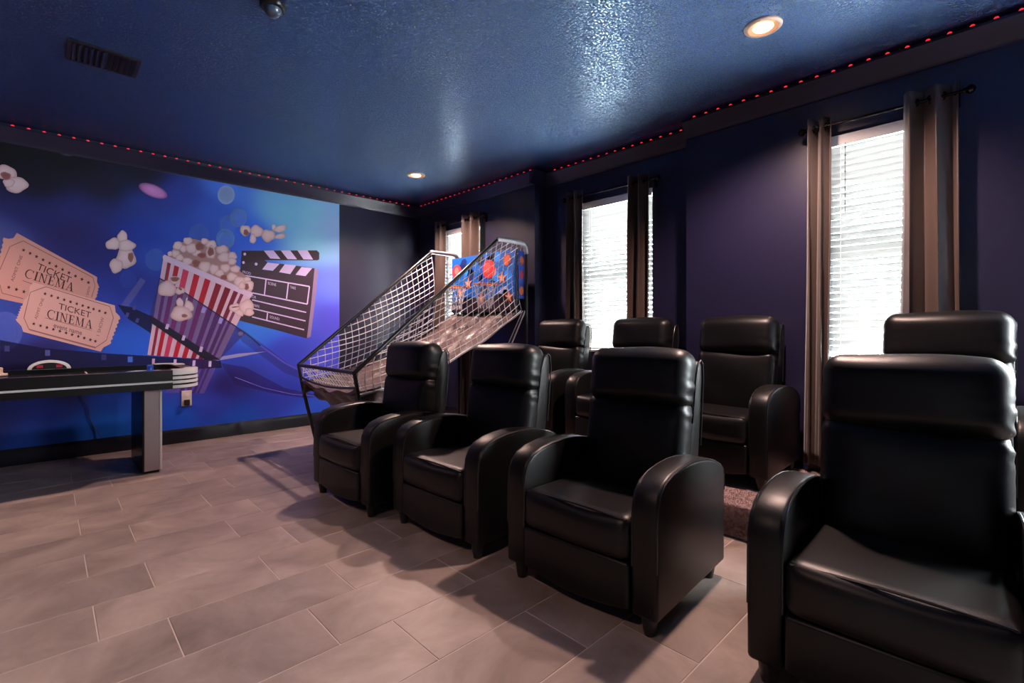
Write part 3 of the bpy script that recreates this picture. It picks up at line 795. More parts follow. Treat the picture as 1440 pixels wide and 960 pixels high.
 ('cinema_ticket', 'ticket_print', [
  ('t',3,(70,38,34),'TICKET','sans',(-0.058,1.59),(0.204,-0.105),(0.014,0.053)),
  ('t',3,(70,38,34),'CINEMA','serif',(-0.132,1.519),(0.3,-0.106),(0.015,0.072)),
  ('p',3,(130,80,64),[(-0.139,1.49),(-0.065,1.454),(-0.064,1.459),(-0.138,1.494)]),
  ('t',3,(120,75,62),'ADMIT ONE','sans',(-0.19,1.477),(0.054,0.212),(-0.017,0.008)),
  ('t',3,(120,75,62),'1 SHOW','sans',(0.263,1.373),(0.019,0.093),(-0.017,0.005)),
 ]),
 ('cinema_ticket', 'star_row', [
  ('p',3,(70,38,34),[(-0.128,1.755),(-0.128,1.743),(-0.12,1.74),(-0.128,1.735),(-0.128,1.723),(-0.133,1.732),(-0.141,1.727),(-0.137,1.738),(-0.142,1.747),(-0.133,1.745)]),
  ('p',3,(70,38,34),[(-0.091,1.733),(-0.09,1.721),(-0.082,1.718),(-0.09,1.713),(-0.09,1.7),(-0.096,1.709),(-0.104,1.705),(-0.099,1.716),(-0.104,1.725),(-0.096,1.723)]),
  ('p',3,(70,38,34),[(-0.053,1.711),(-0.052,1.698),(-0.044,1.695),(-0.052,1.69),(-0.052,1.678),(-0.058,1.686),(-0.066,1.682),(-0.062,1.693),(-0.067,1.703),(-0.058,1.7)]),
  ('p',3,(70,38,34),[(-0.014,1.688),(-0.014,1.676),(-0.005,1.672),(-0.014,1.667),(-0.014,1.655),(-0.02,1.664),(-0.028,1.659),(-0.023,1.67),(-0.028,1.68),(-0.02,1.678)]),
  ('p',3,(70,38,34),[(0.025,1.665),(0.025,1.652),(0.034,1.649),(0.025,1.644),(0.025,1.631),(0.019,1.64),(0.011,1.636),(0.016,1.647),(0.011,1.657),(0.019,1.654)]),
  ('p',3,(70,38,34),[(0.064,1.641),(0.065,1.629),(0.073,1.625),(0.065,1.62),(0.065,1.607),(0.059,1.617),(0.05,1.612),(0.055,1.623),(0.05,1.633),(0.059,1.631)]),
  ('p',3,(70,38,34),[(0.104,1.617),(0.105,1.605),(0.113,1.601),(0.105,1.596),(0.105,1.584),(0.099,1.593),(0.09,1.589),(0.095,1.6),(0.09,1.609),(0.099,1.607)]),
  ('p',3,(70,38,34),[(0.145,1.593),(0.145,1.581),(0.154,1.577),(0.145,1.572),(0.145,1.559),(0.139,1.569),(0.13,1.564),(0.135,1.575),(0.13,1.585),(0.139,1.583)]),
  ('p',3,(70,38,34),[(0.186,1.569),(0.186,1.556),(0.195,1.553),(0.187,1.547),(0.186,1.535),(0.18,1.544),(0.171,1.54),(0.176,1.551),(0.171,1.561),(0.18,1.558)]),
  ('p',3,(70,38,34),[(0.228,1.544),(0.228,1.531),(0.237,1.528),(0.228,1.522),(0.228,1.51),(0.222,1.519),(0.213,1.515),(0.218,1.526),(0.212,1.536),(0.222,1.534)]),
  ('p',3,(70,38,34),[(0.27,1.519),(0.27,1.506),(0.28,1.502),(0.271,1.497),(0.27,1.484),(0.264,1.494),(0.255,1.49),(0.26,1.501),(0.254,1.511),(0.264,1.508)]),
  ('p',3,(70,38,34),[(-0.212,1.449),(-0.211,1.436),(-0.203,1.432),(-0.211,1.427),(-0.211,1.414),(-0.217,1.424),(-0.225,1.42),(-0.221,1.431),(-0.225,1.441),(-0.217,1.438)]),
  ('p',3,(70,38,34),[(-0.169,1.434),(-0.168,1.422),(-0.16,1.418),(-0.168,1.413),(-0.168,1.4),(-0.174,1.409),(-0.183,1.405),(-0.178,1.416),(-0.183,1.427),(-0.174,1.424)]),
  ('p',3,(70,38,34),[(-0.126,1.419),(-0.126,1.406),(-0.117,1.402),(-0.126,1.397),(-0.126,1.384),(-0.132,1.393),(-0.14,1.389),(-0.135,1.4),(-0.141,1.411),(-0.132,1.408)]),
 ]),
 ('cinema_ticket', None, [
  ('p',5,(228,178,148),[(-0.073,1.479),(0.444,1.308),(0.449,1.248),(0.478,1.211),(0.482,1.189),(0.468,1.175),(0.471,1.152),(0.457,1.138),(0.461,1.116),(0.446,1.102),(0.45,1.08),(0.436,1.066),(0.44,1.044),(0.426,1.031),(0.429,1.008),(0.415,0.995),(0.419,0.972),(0.405,0.959),(0.366,0.935),(0.347,0.898),(-0.134,1.074),(-0.145,1.12),(-0.172,1.163),(-0.177,1.177),(-0.166,1.184),(-0.171,1.198),(-0.161,1.204),(-0.166,1.218),(-0.156,1.224),(-0.161,1.238),(-0.15,1.245),(-0.155,1.259),(-0.145,1.265),(-0.15,1.279),(-0.14,1.286),(-0.13,1.326),(-0.102,1.374),(-0.096,1.449)]),
  ('p',6,(135,88,70),[(-0.002,1.446),(0.409,1.295),(0.41,1.3),(-0.001,1.451)]),
  ('p',6,(135,88,70),[(0.408,1.297),(0.432,1.197),(0.436,1.198),(0.411,1.298)]),
  ('p',6,(135,88,70),[(0.432,1.198),(0.384,0.998),(0.387,0.996),(0.436,1.197)]),
  ('p',6,(135,88,70),[(0.384,0.999),(0.313,0.939),(0.315,0.934),(0.387,0.995)]),
  ('p',6,(135,88,70),[(0.315,0.939),(-0.101,1.099),(-0.102,1.095),(0.314,0.934)]),
  ('p',6,(135,88,70),[(-0.1,1.098),(-0.129,1.19),(-0.132,1.188),(-0.103,1.096)]),
  ('p',6,(135,88,70),[(-0.128,1.188),(-0.092,1.397),(-0.095,1.397),(-0.132,1.189)]),
  ('p',6,(135,88,70),[(-0.093,1.395),(-0.001,1.446),(-0.003,1.451),(-0.094,1.399)]),
  ('p',6,(175,122,98),[(-0.102,1.088),(0.313,0.926),(0.315,0.934),(-0.101,1.095)]),
 ]),
 ('cinema_ticket', 'ticket_print', [
  ('t',6,(70,38,34),'TICKET','sans',(0.074,1.268),(0.205,-0.075),(0.005,0.05)),
  ('t',6,(70,38,34),'CINEMA','serif',(0.001,1.191),(0.291,-0.096),(0.008,0.073)),
  ('p',6,(150,100,80),[(-0.007,1.189),(0.286,1.083),(0.287,1.087),(-0.006,1.193)]),
  ('t',6,(100,60,50),'event name','sans',(0.045,1.111),(0.177,-0.067),(0.002,0.031)),
  ('t',6,(140,95,78),'ADMIT ONE','sans',(-0.055,1.176),(0.044,0.171),(-0.016,0.008)),
  ('t',6,(140,95,78),'1 SHOW','sans',(0.338,1.035),(0.034,0.162),(-0.021,0.008)),
 ]),
 ('cinema_ticket', 'star_row', [
  ('p',6,(70,38,34),[(-0.003,1.406),(-0.002,1.394),(0.006,1.391),(-0.002,1.386),(-0.002,1.374),(-0.008,1.383),(-0.016,1.38),(-0.011,1.389),(-0.016,1.399),(-0.008,1.396)]),
  ('p',6,(70,38,34),[(0.036,1.391),(0.037,1.379),(0.045,1.375),(0.037,1.371),(0.037,1.359),(0.031,1.368),(0.023,1.364),(0.028,1.374),(0.023,1.384),(0.031,1.381)]),
  ('p',6,(70,38,34),[(0.075,1.376),(0.076,1.364),(0.084,1.36),(0.076,1.356),(0.076,1.344),(0.07,1.353),(0.062,1.349),(0.067,1.359),(0.062,1.369),(0.07,1.366)]),
  ('p',6,(70,38,34),[(0.114,1.361),(0.115,1.349),(0.123,1.345),(0.115,1.341),(0.115,1.329),(0.109,1.338),(0.101,1.334),(0.106,1.344),(0.101,1.354),(0.109,1.351)]),
  ('p',6,(70,38,34),[(0.154,1.345),(0.155,1.333),(0.163,1.33),(0.155,1.325),(0.155,1.313),(0.149,1.322),(0.141,1.319),(0.145,1.329),(0.14,1.338),(0.149,1.336)]),
  ('p',6,(70,38,34),[(0.194,1.33),(0.194,1.318),(0.203,1.314),(0.194,1.31),(0.194,1.298),(0.188,1.307),(0.18,1.303),(0.185,1.313),(0.18,1.323),(0.188,1.32)]),
  ('p',6,(70,38,34),[(0.232,1.315),(0.232,1.303),(0.241,1.3),(0.233,1.295),(0.232,1.283),(0.227,1.292),(0.218,1.288),(0.223,1.299),(0.218,1.308),(0.226,1.306)]),
  ('p',6,(70,38,34),[(0.27,1.301),(0.27,1.289),(0.279,1.285),(0.27,1.28),(0.27,1.268),(0.264,1.277),(0.255,1.274),(0.26,1.284),(0.255,1.294),(0.264,1.291)]),
  ('p',6,(70,38,34),[(0.303,1.288),(0.304,1.276),(0.312,1.272),(0.304,1.267),(0.303,1.255),(0.298,1.264),(0.289,1.261),(0.294,1.271),(0.289,1.281),(0.297,1.278)]),
  ('p',6,(70,38,34),[(0.343,1.273),(0.343,1.26),(0.352,1.257),(0.343,1.252),(0.343,1.24),(0.337,1.249),(0.328,1.245),(0.333,1.256),(0.328,1.266),(0.337,1.263)]),
  ('p',6,(70,38,34),[(0.383,1.257),(0.383,1.245),(0.392,1.241),(0.383,1.236),(0.383,1.224),(0.377,1.233),(0.368,1.23),(0.373,1.24),(0.368,1.25),(0.377,1.247)]),
  ('p',6,(70,38,34),[(-0.07,1.156),(-0.069,1.144),(-0.061,1.14),(-0.069,1.136),(-0.069,1.125),(-0.074,1.134),(-0.082,1.13),(-0.078,1.14),(-0.082,1.149),(-0.074,1.146)]),
  ('p',6,(70,38,34),[(-0.03,1.14),(-0.029,1.129),(-0.021,1.125),(-0.029,1.121),(-0.029,1.109),(-0.035,1.118),(-0.042,1.115),(-0.038,1.124),(-0.043,1.134),(-0.035,1.131)]),
  ('p',6,(70,38,34),[(0.008,1.126),(0.009,1.114),(0.017,1.11),(0.009,1.106),(0.009,1.094),(0.003,1.103),(-0.005,1.1),(-0.0,1.11),(-0.005,1.119),(0.003,1.116)]),
  ('p',6,(70,38,34),[(0.048,1.11),(0.048,1.099),(0.056,1.095),(0.048,1.091),(0.048,1.079),(0.043,1.088),(0.034,1.085),(0.039,1.095),(0.034,1.104),(0.042,1.101)]),
  ('p',6,(70,38,34),[(0.087,1.095),(0.088,1.083),(0.096,1.079),(0.088,1.075),(0.088,1.063),(0.082,1.073),(0.074,1.069),(0.079,1.079),(0.074,1.089),(0.082,1.086)]),
  ('p',6,(70,38,34),[(0.126,1.08),(0.126,1.068),(0.135,1.064),(0.127,1.06),(0.126,1.048),(0.121,1.058),(0.112,1.054),(0.117,1.064),(0.112,1.074),(0.121,1.071)]),
  ('p',6,(70,38,34),[(0.164,1.066),(0.165,1.054),(0.173,1.05),(0.165,1.045),(0.164,1.033),(0.159,1.043),(0.15,1.039),(0.155,1.049),(0.15,1.059),(0.159,1.056)]),
  ('p',6,(70,38,34),[(0.204,1.05),(0.204,1.038),(0.213,1.034),(0.204,1.03),(0.204,1.018),(0.198,1.027),(0.19,1.024),(0.195,1.034),(0.19,1.044),(0.198,1.041)]),
  ('p',6,(70,38,34),[(0.242,1.036),(0.243,1.024),(0.251,1.019),(0.243,1.015),(0.242,1.003),(0.237,1.012),(0.228,1.009),(0.233,1.019),(0.228,1.029),(0.236,1.026)]),
  ('p',6,(70,38,34),[(0.283,1.02),(0.283,1.008),(0.292,1.004),(0.283,0.999),(0.283,0.987),(0.277,0.997),(0.268,0.993),(0.273,1.004),(0.268,1.014),(0.277,1.01)]),
  ('p',6,(70,38,34),[(0.315,1.007),(0.316,0.995),(0.325,0.991),(0.316,0.987),(0.316,0.974),(0.31,0.984),(0.301,0.981),(0.306,0.991),(0.301,1.001),(0.31,0.998)]),
 ]),
]

PRINT_GAIN = 1.08
def ink(c, gain=None):
    g = PRINT_GAIN if gain is None else gain
    return tuple(min(0.92, s2l(q) * g * k_) for q, k_ in zip(c[:3], (0.92, 0.88, 1.22))) + ((c[3],) if len(c) > 3 else (1.0,))
def colour_mesh(name, verts, faces, cols):
    me = bpy.data.meshes.new(name); me.from_pydata(verts, [], faces)
    at = me.color_attributes.new('Col', 'FLOAT_COLOR', 'POINT')
    for q, c in enumerate(cols): at.data[q].color = c
    me.materials.append(M['print'])
    return me
MX0, MX1, MZ0, MZ1 = -1.6, 2.52, 0.135, 2.58
nx, nz = 170, 110
vs = []; cs = []; fs = []
for j in range(nz + 1):
    for i in range(nx + 1):
        x = MX0 + (MX1 - MX0) * i / nx; z = MZ0 + (MZ1 - MZ0) * j / nz
        W_ = 0; acc = [0, 0, 0]
        for (px, pz, r_, g_, b_) in MURAL_TONES:
            d2 = (x - px) ** 2 * 0.6 + (z - pz) ** 2 + 0.014
            w_ = 1.0 / (d2 * d2)
            W_ += w_; acc[0] += w_ * r_; acc[1] += w_ * g_; acc[2] += w_ * b_
        vs.append((x, YM - 0.003, z)); cs.append(ink(tuple(q / W_ for q in acc), 1.25))
for j in range(nz):
    for i in range(nx):
        a = j * (nx + 1) + i; fs.append((a, a + 1, a + nx + 2, a + nx + 1))
# thickness of the vinyl
n0 = len(vs)
for x, z in ((MX0, MZ0), (MX1, MZ0), (MX1, MZ1), (MX0, MZ1)): vs.append((x, YM - 0.0002, z)); cs.append((0.02, 0.02, 0.05, 1))
cr_ = [0, nx, (nz + 1) * (nx + 1) - 1, nz * (nx + 1)]
for q in range(4): fs.append((cr_[q], cr_[(q + 1) % 4], n0 + (q + 1) % 4, n0 + q))
mural = link('wall_mural', colour_mesh('wall_mural', vs, fs, cs), None)
tag(mural, 'blue printed cinema wall mural with tickets, popcorn bucket and clapperboard', 'mural')

SERIF = {  # letters as strokes on a 0..1 high grid: (width, polygons)
 'I': (0.42, [[(0.13,0),(0.29,0),(0.29,1),(0.13,1)], [(0,0),(0.42,0),(0.42,0.05),(0,0.05)], [(0,0.95),(0.42,0.95),(0.42,1),(0,1)]]),
 'N': (0.95, [[(0.14,0),(0.21,0),(0.21,1),(0.14,1)], [(0.72,0),(0.79,0),(0.79,1),(0.72,1)], [(0.10,1),(0.28,1),(0.79,0),(0.68,0)], [(0,0),(0.34,0),(0.34,0.05),(0,0.05)], [(0,0.95),(0.24,0.95),(0.24,1),(0,1)], [(0.6,0.95),(0.93,0.95),(0.93,1),(0.6,1)]]),
 'E': (0.74, [[(0.12,0),(0.28,0),(0.28,1),(0.12,1)], [(0,0),(0.68,0),(0.68,0.06),(0,0.06)], [(0,0.94),(0.64,0.94),(0.64,1),(0,1)], [(0.28,0.48),(0.5,0.48),(0.5,0.54),(0.28,0.54)], [(0.62,0),(0.72,0.26),(0.67,0.26),(0.58,0.05)], [(0.6,1),(0.65,0.74),(0.61,0.74),(0.53,0.95)], [(0.48,0.38),(0.52,0.38),(0.52,0.64),(0.48,0.64)]]),
 'M': (1.12, [[(0.13,0),(0.19,0),(0.23,1),(0.16,1)], [(0.82,0),(0.98,0),(0.96,1),(0.82,1)], [(0.12,1),(0.29,1),(0.57,0.12),(0.52,0)], [(0.52,0),(0.58,0.1),(0.90,1),(0.84,1)], [(0,0),(0.33,0),(0.33,0.05),(0,0.05)], [(0.7,0),(1.1,0),(1.1,0.05),(0.7,0.05)], [(0.02,0.95),(0.26,0.95),(0.26,1),(0.02,1)], [(0.86,0.95),(1.08,0.95),(1.08,1),(0.86,1)]]),
 'A': (0.98, [[(0.12,0),(0.18,0),(0.50,0.98),(0.44,0.98)], [(0.66,0),(0.84,0),(0.54,1.02),(0.42,1.0)], [(0.24,0.32),(0.66,0.32),(0.65,0.37),(0.26,0.37)], [(0,0),(0.32,0),(0.32,0.05),(0,0.05)], [(0.54,0),(0.96,0),(0.96,0.05),(0.54,0.05)]]),
}
cpoly = []
for q in range(17):
    a = math.radians(42 + 276 * q / 16); cpoly.append((0.50 + 0.46 * math.cos(a), 0.5 + 0.52 * math.sin(a)))
for q in range(16, -1, -1):
    a = math.radians(38 + 284 * q / 16); cpoly.append((0.55 + 0.38 * math.cos(a), 0.5 + 0.455 * math.sin(a)))
SERIF['C'] = (0.92, [cpoly, [(0.80,0.98),(0.86,0.98),(0.86,0.70),(0.82,0.70),(0.74,0.9)]])
font_cache = {}
def glyphs(s, font):
    # returns (verts 2-D normalised to width 1 and height 1, faces)
    if (s, font) in font_cache: return font_cache[(s, font)]
    vs = []; fs = []
    if font == 'serif':
        x = 0
        for ch in s:
            w, polys = SERIF[ch]
            for p in polys:
                n = len(vs); vs += [(x + a, b_) for a, b_ in p]; fs.append(tuple(range(n, n + len(p))))
            x += w + 0.06
        vs = [(a / (x - 0.06), b_) for a, b_ in vs]
    else:
        cu = bpy.data.curves.new('lettering', 'FONT'); cu.body = s
        tmp = bpy.data.objects.new('lettering', cu); C.objects.link(tmp)
        dg = bpy.context.evaluated_depsgraph_get()
        me = bpy.data.meshes.new_from_object(tmp.evaluated_get(dg))
        P = [(q.co.x, q.co.y) for q in me.vertices]
        x0 = min(p[0] for p in P); x1 = max(p[0] for p in P)
        y1 = max(p[1] for p in P)
        vs = [((p[0] - x0) / (x1 - x0), p[1] / y1) for p in P]; fs = [tuple(p.vertices) for p in me.polygons]
        bpy.data.objects.remove(tmp); bpy.data.curves.remove(cu); bpy.data.meshes.remove(me)
    font_cache[(s, font)] = (vs, fs)
    return vs, fs
STEP = 0.00045
last = None; order = 0
def print_pieces():
    for (pname, sub, items) in MURAL_PARTS:
        if sub in ('ticket_print', 'lettering'):          # every word and rule is a piece of its own
            for it in items: yield pname, ('lettering' if it[0] == 't' else 'printed_rule'), [it]
        else: yield pname, sub, items
for (pname, sub, items) in print_pieces():
    vs = []; fs = []; cs = []
    gain = 1.7 if pname.startswith('light') else PRINT_GAIN
    for it in items:
        order += 1
        y = YM - 0.0034 - STEP * it[1] - 0.000012 * (order % 36)
        n = len(vs)
        if it[0] == 'p':
            c = ink(it[2], gain); vs += [(a, y, b_) for a, b_ in it[3]]; cs += [c] * len(it[3]); fs.append(tuple(range(n, n + len(it[3]))))
        elif it[0] == 'e':
            o_, a_, b_ = it[4], it[5], it[6]; K = 22
            vs.append((o_[0] - 0.15 * a_[0], y, o_[1] - 0.15 * b_[1])); cs.append(ink(it[2], gain))
            mid = tuple(it[2][q] * 0.75 + it[3][q] * 0.25 for q in range(4))
            for rr, cc in ((0.68, mid), (1.0, it[3])):
                for q in range(K):
                    t = 2 * PI * q / K; wob = 1 + 0.07 * math.sin(3 * t + order) + 0.05 * math.sin(5 * t + 2.3 * order) if pname.startswith('popcorn') else 1
                    vs.append((o_[0] + rr * wob * (math.cos(t) * a_[0] + math.sin(t) * b_[0]), y, o_[1] + rr * wob * (math.cos(t) * a_[1] + math.sin(t) * b_[1]))); cs.append(ink(cc, gain))
            for q in range(K):
                fs.append((n, n + 1 + q, n + 1 + (q + 1) % K)); fs.append((n + 1 + q, n + 1 + K + q, n + 1 + K + (q + 1) % K, n + 1 + (q + 1) % K))
        else:
            gv, gf = glyphs(it[3], it[4]); o_, u_, w_ = it[5], it[6], it[7]
            vs += [(o_[0] + a * u_[0] + b_ * w_[0], y, o_[1] + a * u_[1] + b_ * w_[1]) for a, b_ in gv]
            cs += [ink(it[2])] * len(gv); fs += [tuple(i + n for i in q) for q in gf]
    o = link(sub or pname, colour_mesh(sub or pname, vs, fs, cs), None, last if sub else mural)
    if not sub: last = o
    if sub == 'star_row': o['kind'] = 'stuff'

# outlet and cord on the mural wall
ot = empty('wall_outlet', (0.985, YM - 0.004, 0.425))
tag(ot, 'cream wall outlet with a black plug on the mural', 'outlet')
put('plate', MB().box(-0.042, 0.042, -0.007, 0, -0.075, 0.075), M['plate'], ot, smooth=False, bevel=0.003)
put('plug', MB().box(-0.022, 0.022, -0.04, -0.007, -0.068, -0.012), M['cord'], ot, smooth=False, bevel=0.005)
put('socket', MB().box(-0.016, 0.016, -0.009, -0.007, 0.012, 0.05), M['plate'], ot, smooth=False, bevel=0.001)
cdm = MB().tube([(0.19, YM - 0.008, 0.60), (0.22, YM - 0.008, 0.50), (0.26, YM - 0.01, 0.42), (0.265, YM - 0.008, 0.33), (0.31, YM - 0.008, 0.22), (0.35, YM - 0.02, 0.15)], 0.0035, 6)
tag(put('power_cord', cdm, M['cord']), 'thin black cord hanging down the mural under the table', 'cord')

# ------------------------------------------------------------------ air hockey table
TB = empty('air_hockey_table', (-0.32, 4.9, 0))
tag(TB, 'long black air hockey table with white striped corners and pedestal legs', 'game table')
tx0, tx1, ty0, ty1 = -1.2, 1.2, -0.45, 0.45       # local, world x -1.52..0.88, y 4.45..5.35
z0, z1 = 0.642, 0.785
def round_rect(x0, x1, y0, y1, r, n=8):
    out = []
    for cx, cy, a0 in ((x1 - r, y1 - r, 0), (x0 + r, y1 - r, 90), (x0 + r, y0 + r, 180), (x1 - r, y0 + r, 270)):
        for q in range(n + 1):
            a = math.radians(a0 + 90 * q / n); out.append((cx + r * math.cos(a), cy + r * math.sin(a)))
    return out
def ring_prism(mb, outer, inner, za, zb):
    n = len(outer)
    vs = [(x, y, za) for x, y in outer] + [(x, y, zb) for x, y in outer] + [(x, y, za) for x, y in inner] + [(x, y, zb) for x, y in inner]
    fs = []
    for i in range(n):
        j = (i + 1) % n
        fs += [(i, j, n + j, n + i), (2*n + j, 2*n + i, 3*n + i, 3*n + j), (n + i, n + j, 3*n + j, 3*n + i), (j, i, 2*n + i, 2*n + j)]
    return mb.add(vs, fs)
put('rail', ring_prism(MB(), round_rect(tx0, tx1, ty0, ty1, 0.17), round_rect(tx0 + 0.09, tx1 - 0.09, ty0 + 0.09, ty1 - 0.09, 0.08), z0, z1 - 0.002), M['table_black'], TB, angle=30)
put('playfield', MB().box(tx0 + 0.085, tx1 - 0.085, ty0 + 0.085, ty1 - 0.085, z0 + 0.02, z1 - 0.035), M['play'], TB, smooth=False)
for x in (-0.45, 0.0, 0.55):
    put('playfield_line', MB().box(x - 0.006, x + 0.006, ty0 + 0.1, ty1 - 0.1, z1 - 0.035, z1 - 0.0345), M['white_plastic'], TB, smooth=False)
ring = [(0.9 + 0.13 * math.cos(t * PI / 12), 0.13 * math.sin(t * PI / 12), z1 - 0.0345) for t in range(24)]
put('goal_circle', MB().tube(ring, 0.004, 4, closed=True), M['white_plastic'], TB, smooth=False)
tr = MB(); tr.box(tx0 + 0.2, tx1 - 0.18, ty0 - 0.004, ty0 + 0.004, 0.690, 0.704); tr.box(tx0 + 0.2, tx1 - 0.18, ty1 - 0.004, ty1 + 0.004, 0.690, 0.704)
put('trim_stripe', tr, M['white_plastic'], TB, smooth=False)
def corner(sx, sy):
    out = []
    cx, cy, r = sx * (tx1 - 0.17), sy * (ty1 - 0.17), 0.17
    pts = [(sx * (tx1 - 0.185), sy * ty1)]
    for q in range(11):
        a = math.radians(90 - 9 * q); pts.append((cx + sx * r * math.cos(a), cy + sy * r * math.sin(a)))
    pts.append((sx * tx1, sy * 0.22))
    return pts
for sx in (1, -1):
    for sy in (1, -1):
        p = corner(sx, sy); cx, cy = sx * (tx1 - 0.17), sy * (ty1 - 0.17)
        cap = None
        for q, (za, zb) in enumerate(((0.748, 0.79), (0.715, 0.736), (0.683, 0.703), (0.647, 0.669))):
            mb = MB()
            inn = [(x - sx * 0.05 if abs(x) > tx1 - 0.03 else x, y - sy * 0.05) for x, y in p]
            outp = [(cx + (x - cx) * 1.03 if abs(x - cx) < 0.2 else x, cy + (y - cy) * 1.03) for x, y in p]
            prof = []
            n = len(p); vs = []; fs = []
            top_in = 0.075 if q == 0 else 0.012
            for x, y in p:
                d = Vector((x - cx * 0.9, y - cy * 0.6)); d.normalize()
                nx_ = Vector((max(0, (x - cx) * sx) * sx, max(0, (y - cy) * sy) * sy))
                if nx_.length < 1e-5: nx_ = Vector((0, sy))
                nx_.normalize()
                o1 = Vector((x, y)) + nx_ * 0.008; i1 = Vector((x, y)) - nx_ * top_in
                vs += [(o1.x, o1.y, za), (o1.x, o1.y, zb), (i1.x, i1.y, zb), (i1.x, i1.y, za)]
            for k_ in range(n - 1):
                a, c_ = k_ * 4, (k_ + 1) * 4
                fs += [(a + e, a + (e + 1) % 4, c_ + (e + 1) % 4, c_ + e) for e in range(4)]
            fs += [(0, 1, 2, 3), ((n-1)*4, (n-1)*4+3, (n-1)*4+2, (n-1)*4+1)]
            mb.add(vs, fs)
            if q == 0: cap = put('corner_cap', mb, M['white_plastic'], TB, angle=50)
            else: put('corner_stripe', mb, M['white_plastic'], cap, angle=50)
for sx in (1, -1):
    x = 0.32 + 0.585 if sx > 0 else -0.905
    lg = put('pedestal_leg', MB().box(x - 0.062, x + 0.055, -0.33, 0.33, 0.012, 0.66), M['table_black'], TB, smooth=False, bevel=0.004)
    put('leg_panel', MB().box(x - 0.05, x + 0.042, -0.338, -0.329, 0.02, 0.642), M['silver'], lg, smooth=False, bevel=0.002)
    put('leg_edge', MB().box(x + 0.044, x + 0.060, -0.336, 0.33, 0.016, 0.642), M['white_plastic'], lg, smooth=False, bevel=0.003)
    put('leg_pad', MB().box(x - 0.05, x + 0.045, -0.31, 0.31, 0.0, 0.013), M['black_plastic'], lg, smooth=False)
# arched electronic scorer on the far rail
sc = MB(); outer = []; 
for q in range(17):
    a = PI * q / 16; outer.append((0.34 + 0.125 * math.cos(a), 0.782 + 0.072 * math.sin(a)))
sc.prism(outer, 0.34, 0.40, 'y')
s_ = put('score_unit', sc, M['white_plastic'], TB, bevel=0.004)
sf = MB(); sf.prism([(0.34 + 0.1 * math.cos(PI * q / 16), 0.785 + 0.05 * math.sin(PI * q / 16)) for q in range(17)], 0.334, 0.341, 'y')
put('score_face', sf, M['black_plastic'], s_)
for dx in (-0.055, 0.055):
    put('score_digit', MB().box(0.34 + dx - 0.018, 0.34 + dx + 0.018, 0.331, 0.335, 0.796, 0.818), M['red_plastic'], s_, smooth=False)
def mallet(loc, mat, label):
    o = put('air_hockey_mallet', MB().lathe([(0.046, 0), (0.047, 0.010), (0.044, 0.016), (0.024, 0.018), (0.020, 0.03), (0.022, 0.052), (0.016, 0.06), (0.004, 0.062)], 22), mat, None, loc)
    tag(o, label, 'mallet', 'air hockey mallets')
zpf = z1 - 0.035
mallet((0.60, 4.80, zpf), M['blue_plastic'], 'small blue mallet at the striped end of the air hockey table')
mallet((-0.25, 5.18, z1 - 0.03), M['amber_plastic'], 'cream mallet on the air hockey table near the score unit')

# ------------------------------------------------------------------ basketball arcade game
G = empty('basketball_arcade_game', (1.66, 3.985, 0))
tag(G, 'folding basketball arcade game with white side nets and blue backboard', 'arcade game')
GW = 0.555                                     # half width, local y
gx = lambda x: x - 1.66
Zt = lambda x: min(1.95, 0.77 + (x - 1.66) * (1.18 / 1.45))          # rail
def Zb(x):                                                           # ramp cloth
    t = (x - 1.70) / (3.44 - 1.70); t = max(0, min(1, t))
    return 0.60 + 0.70 * (0.35 * t + 0.65 * t * t) + 0.0
for sy in (-1, 1):
    y = sy * GW
    put('side_rail', MB().tube([(gx(1.66), y, 0.77), (gx(2.4), y, Zt(2.4)), (gx(3.08), y, 1.93), (gx(3.11), y, 1.95)], 0.017, 10), M['tube'], G)
    put('top_bar', MB().tube([(gx(3.09), y, 1.945), (gx(3.12), y, 1.955), (gx(3.40), y, 1.955), (gx(3.45), y, 1.945), (gx(3.48), y, 1.91), (gx(3.49), y, 1.85)], 0.024, 12), M['tube_grey'], G)
    put('back_post', MB().tube([(gx(3.49), y, 1.87), (gx(3.49), y, 0.0)], 0.016, 10), M['tube'], G)
    put('front_leg', MB().tube([(gx(1.66), y, 0.77), (gx(1.70), y, 0.55), (gx(1.83), y, 0.0)], 0.015, 10), M['tube'], G)
    put('brace', MB().tube([(gx(3.48), y * 0.985, 1.28), (gx(2.75), y * 0.985, 0.0)], 0.008, 8), M['tube_grey'], G)
    put('brace', MB().tube([(gx(3.46), y * 0.96, 1.28), (gx(2.68), y * 0.96, 0.0)], 0.006, 8), M['tube_grey'], G)
put('front_bar', MB().tube([(0, -GW, 0.77), (0, GW, 0.77)], 0.016, 10), M['tube'], G)
put('lower_front_bar', MB().tube([(0.02, -GW, 0.655), (0.02, -GW * .5, 0.63), (0.02, 0, 0.62), (0.02, GW * .5, 0.63), (0.02, GW, 0.66)], 0.010, 8), M['tube'], G)
put('floor_bar', MB().tube([(gx(1.83), -GW, 0.015), (gx(1.83), GW, 0.015)], 0.014, 10), M['tube'], G)
put('floor_bar', MB().tube([(gx(2.75), -GW, 0.015), (gx(2.75), GW, 0.015)], 0.014, 10), M['tube'], G)
put('floor_bar', MB().tube([(gx(3.49), -GW, 0.015), (gx(3.49), GW, 0.015)], 0.014, 10), M['tube'], G)
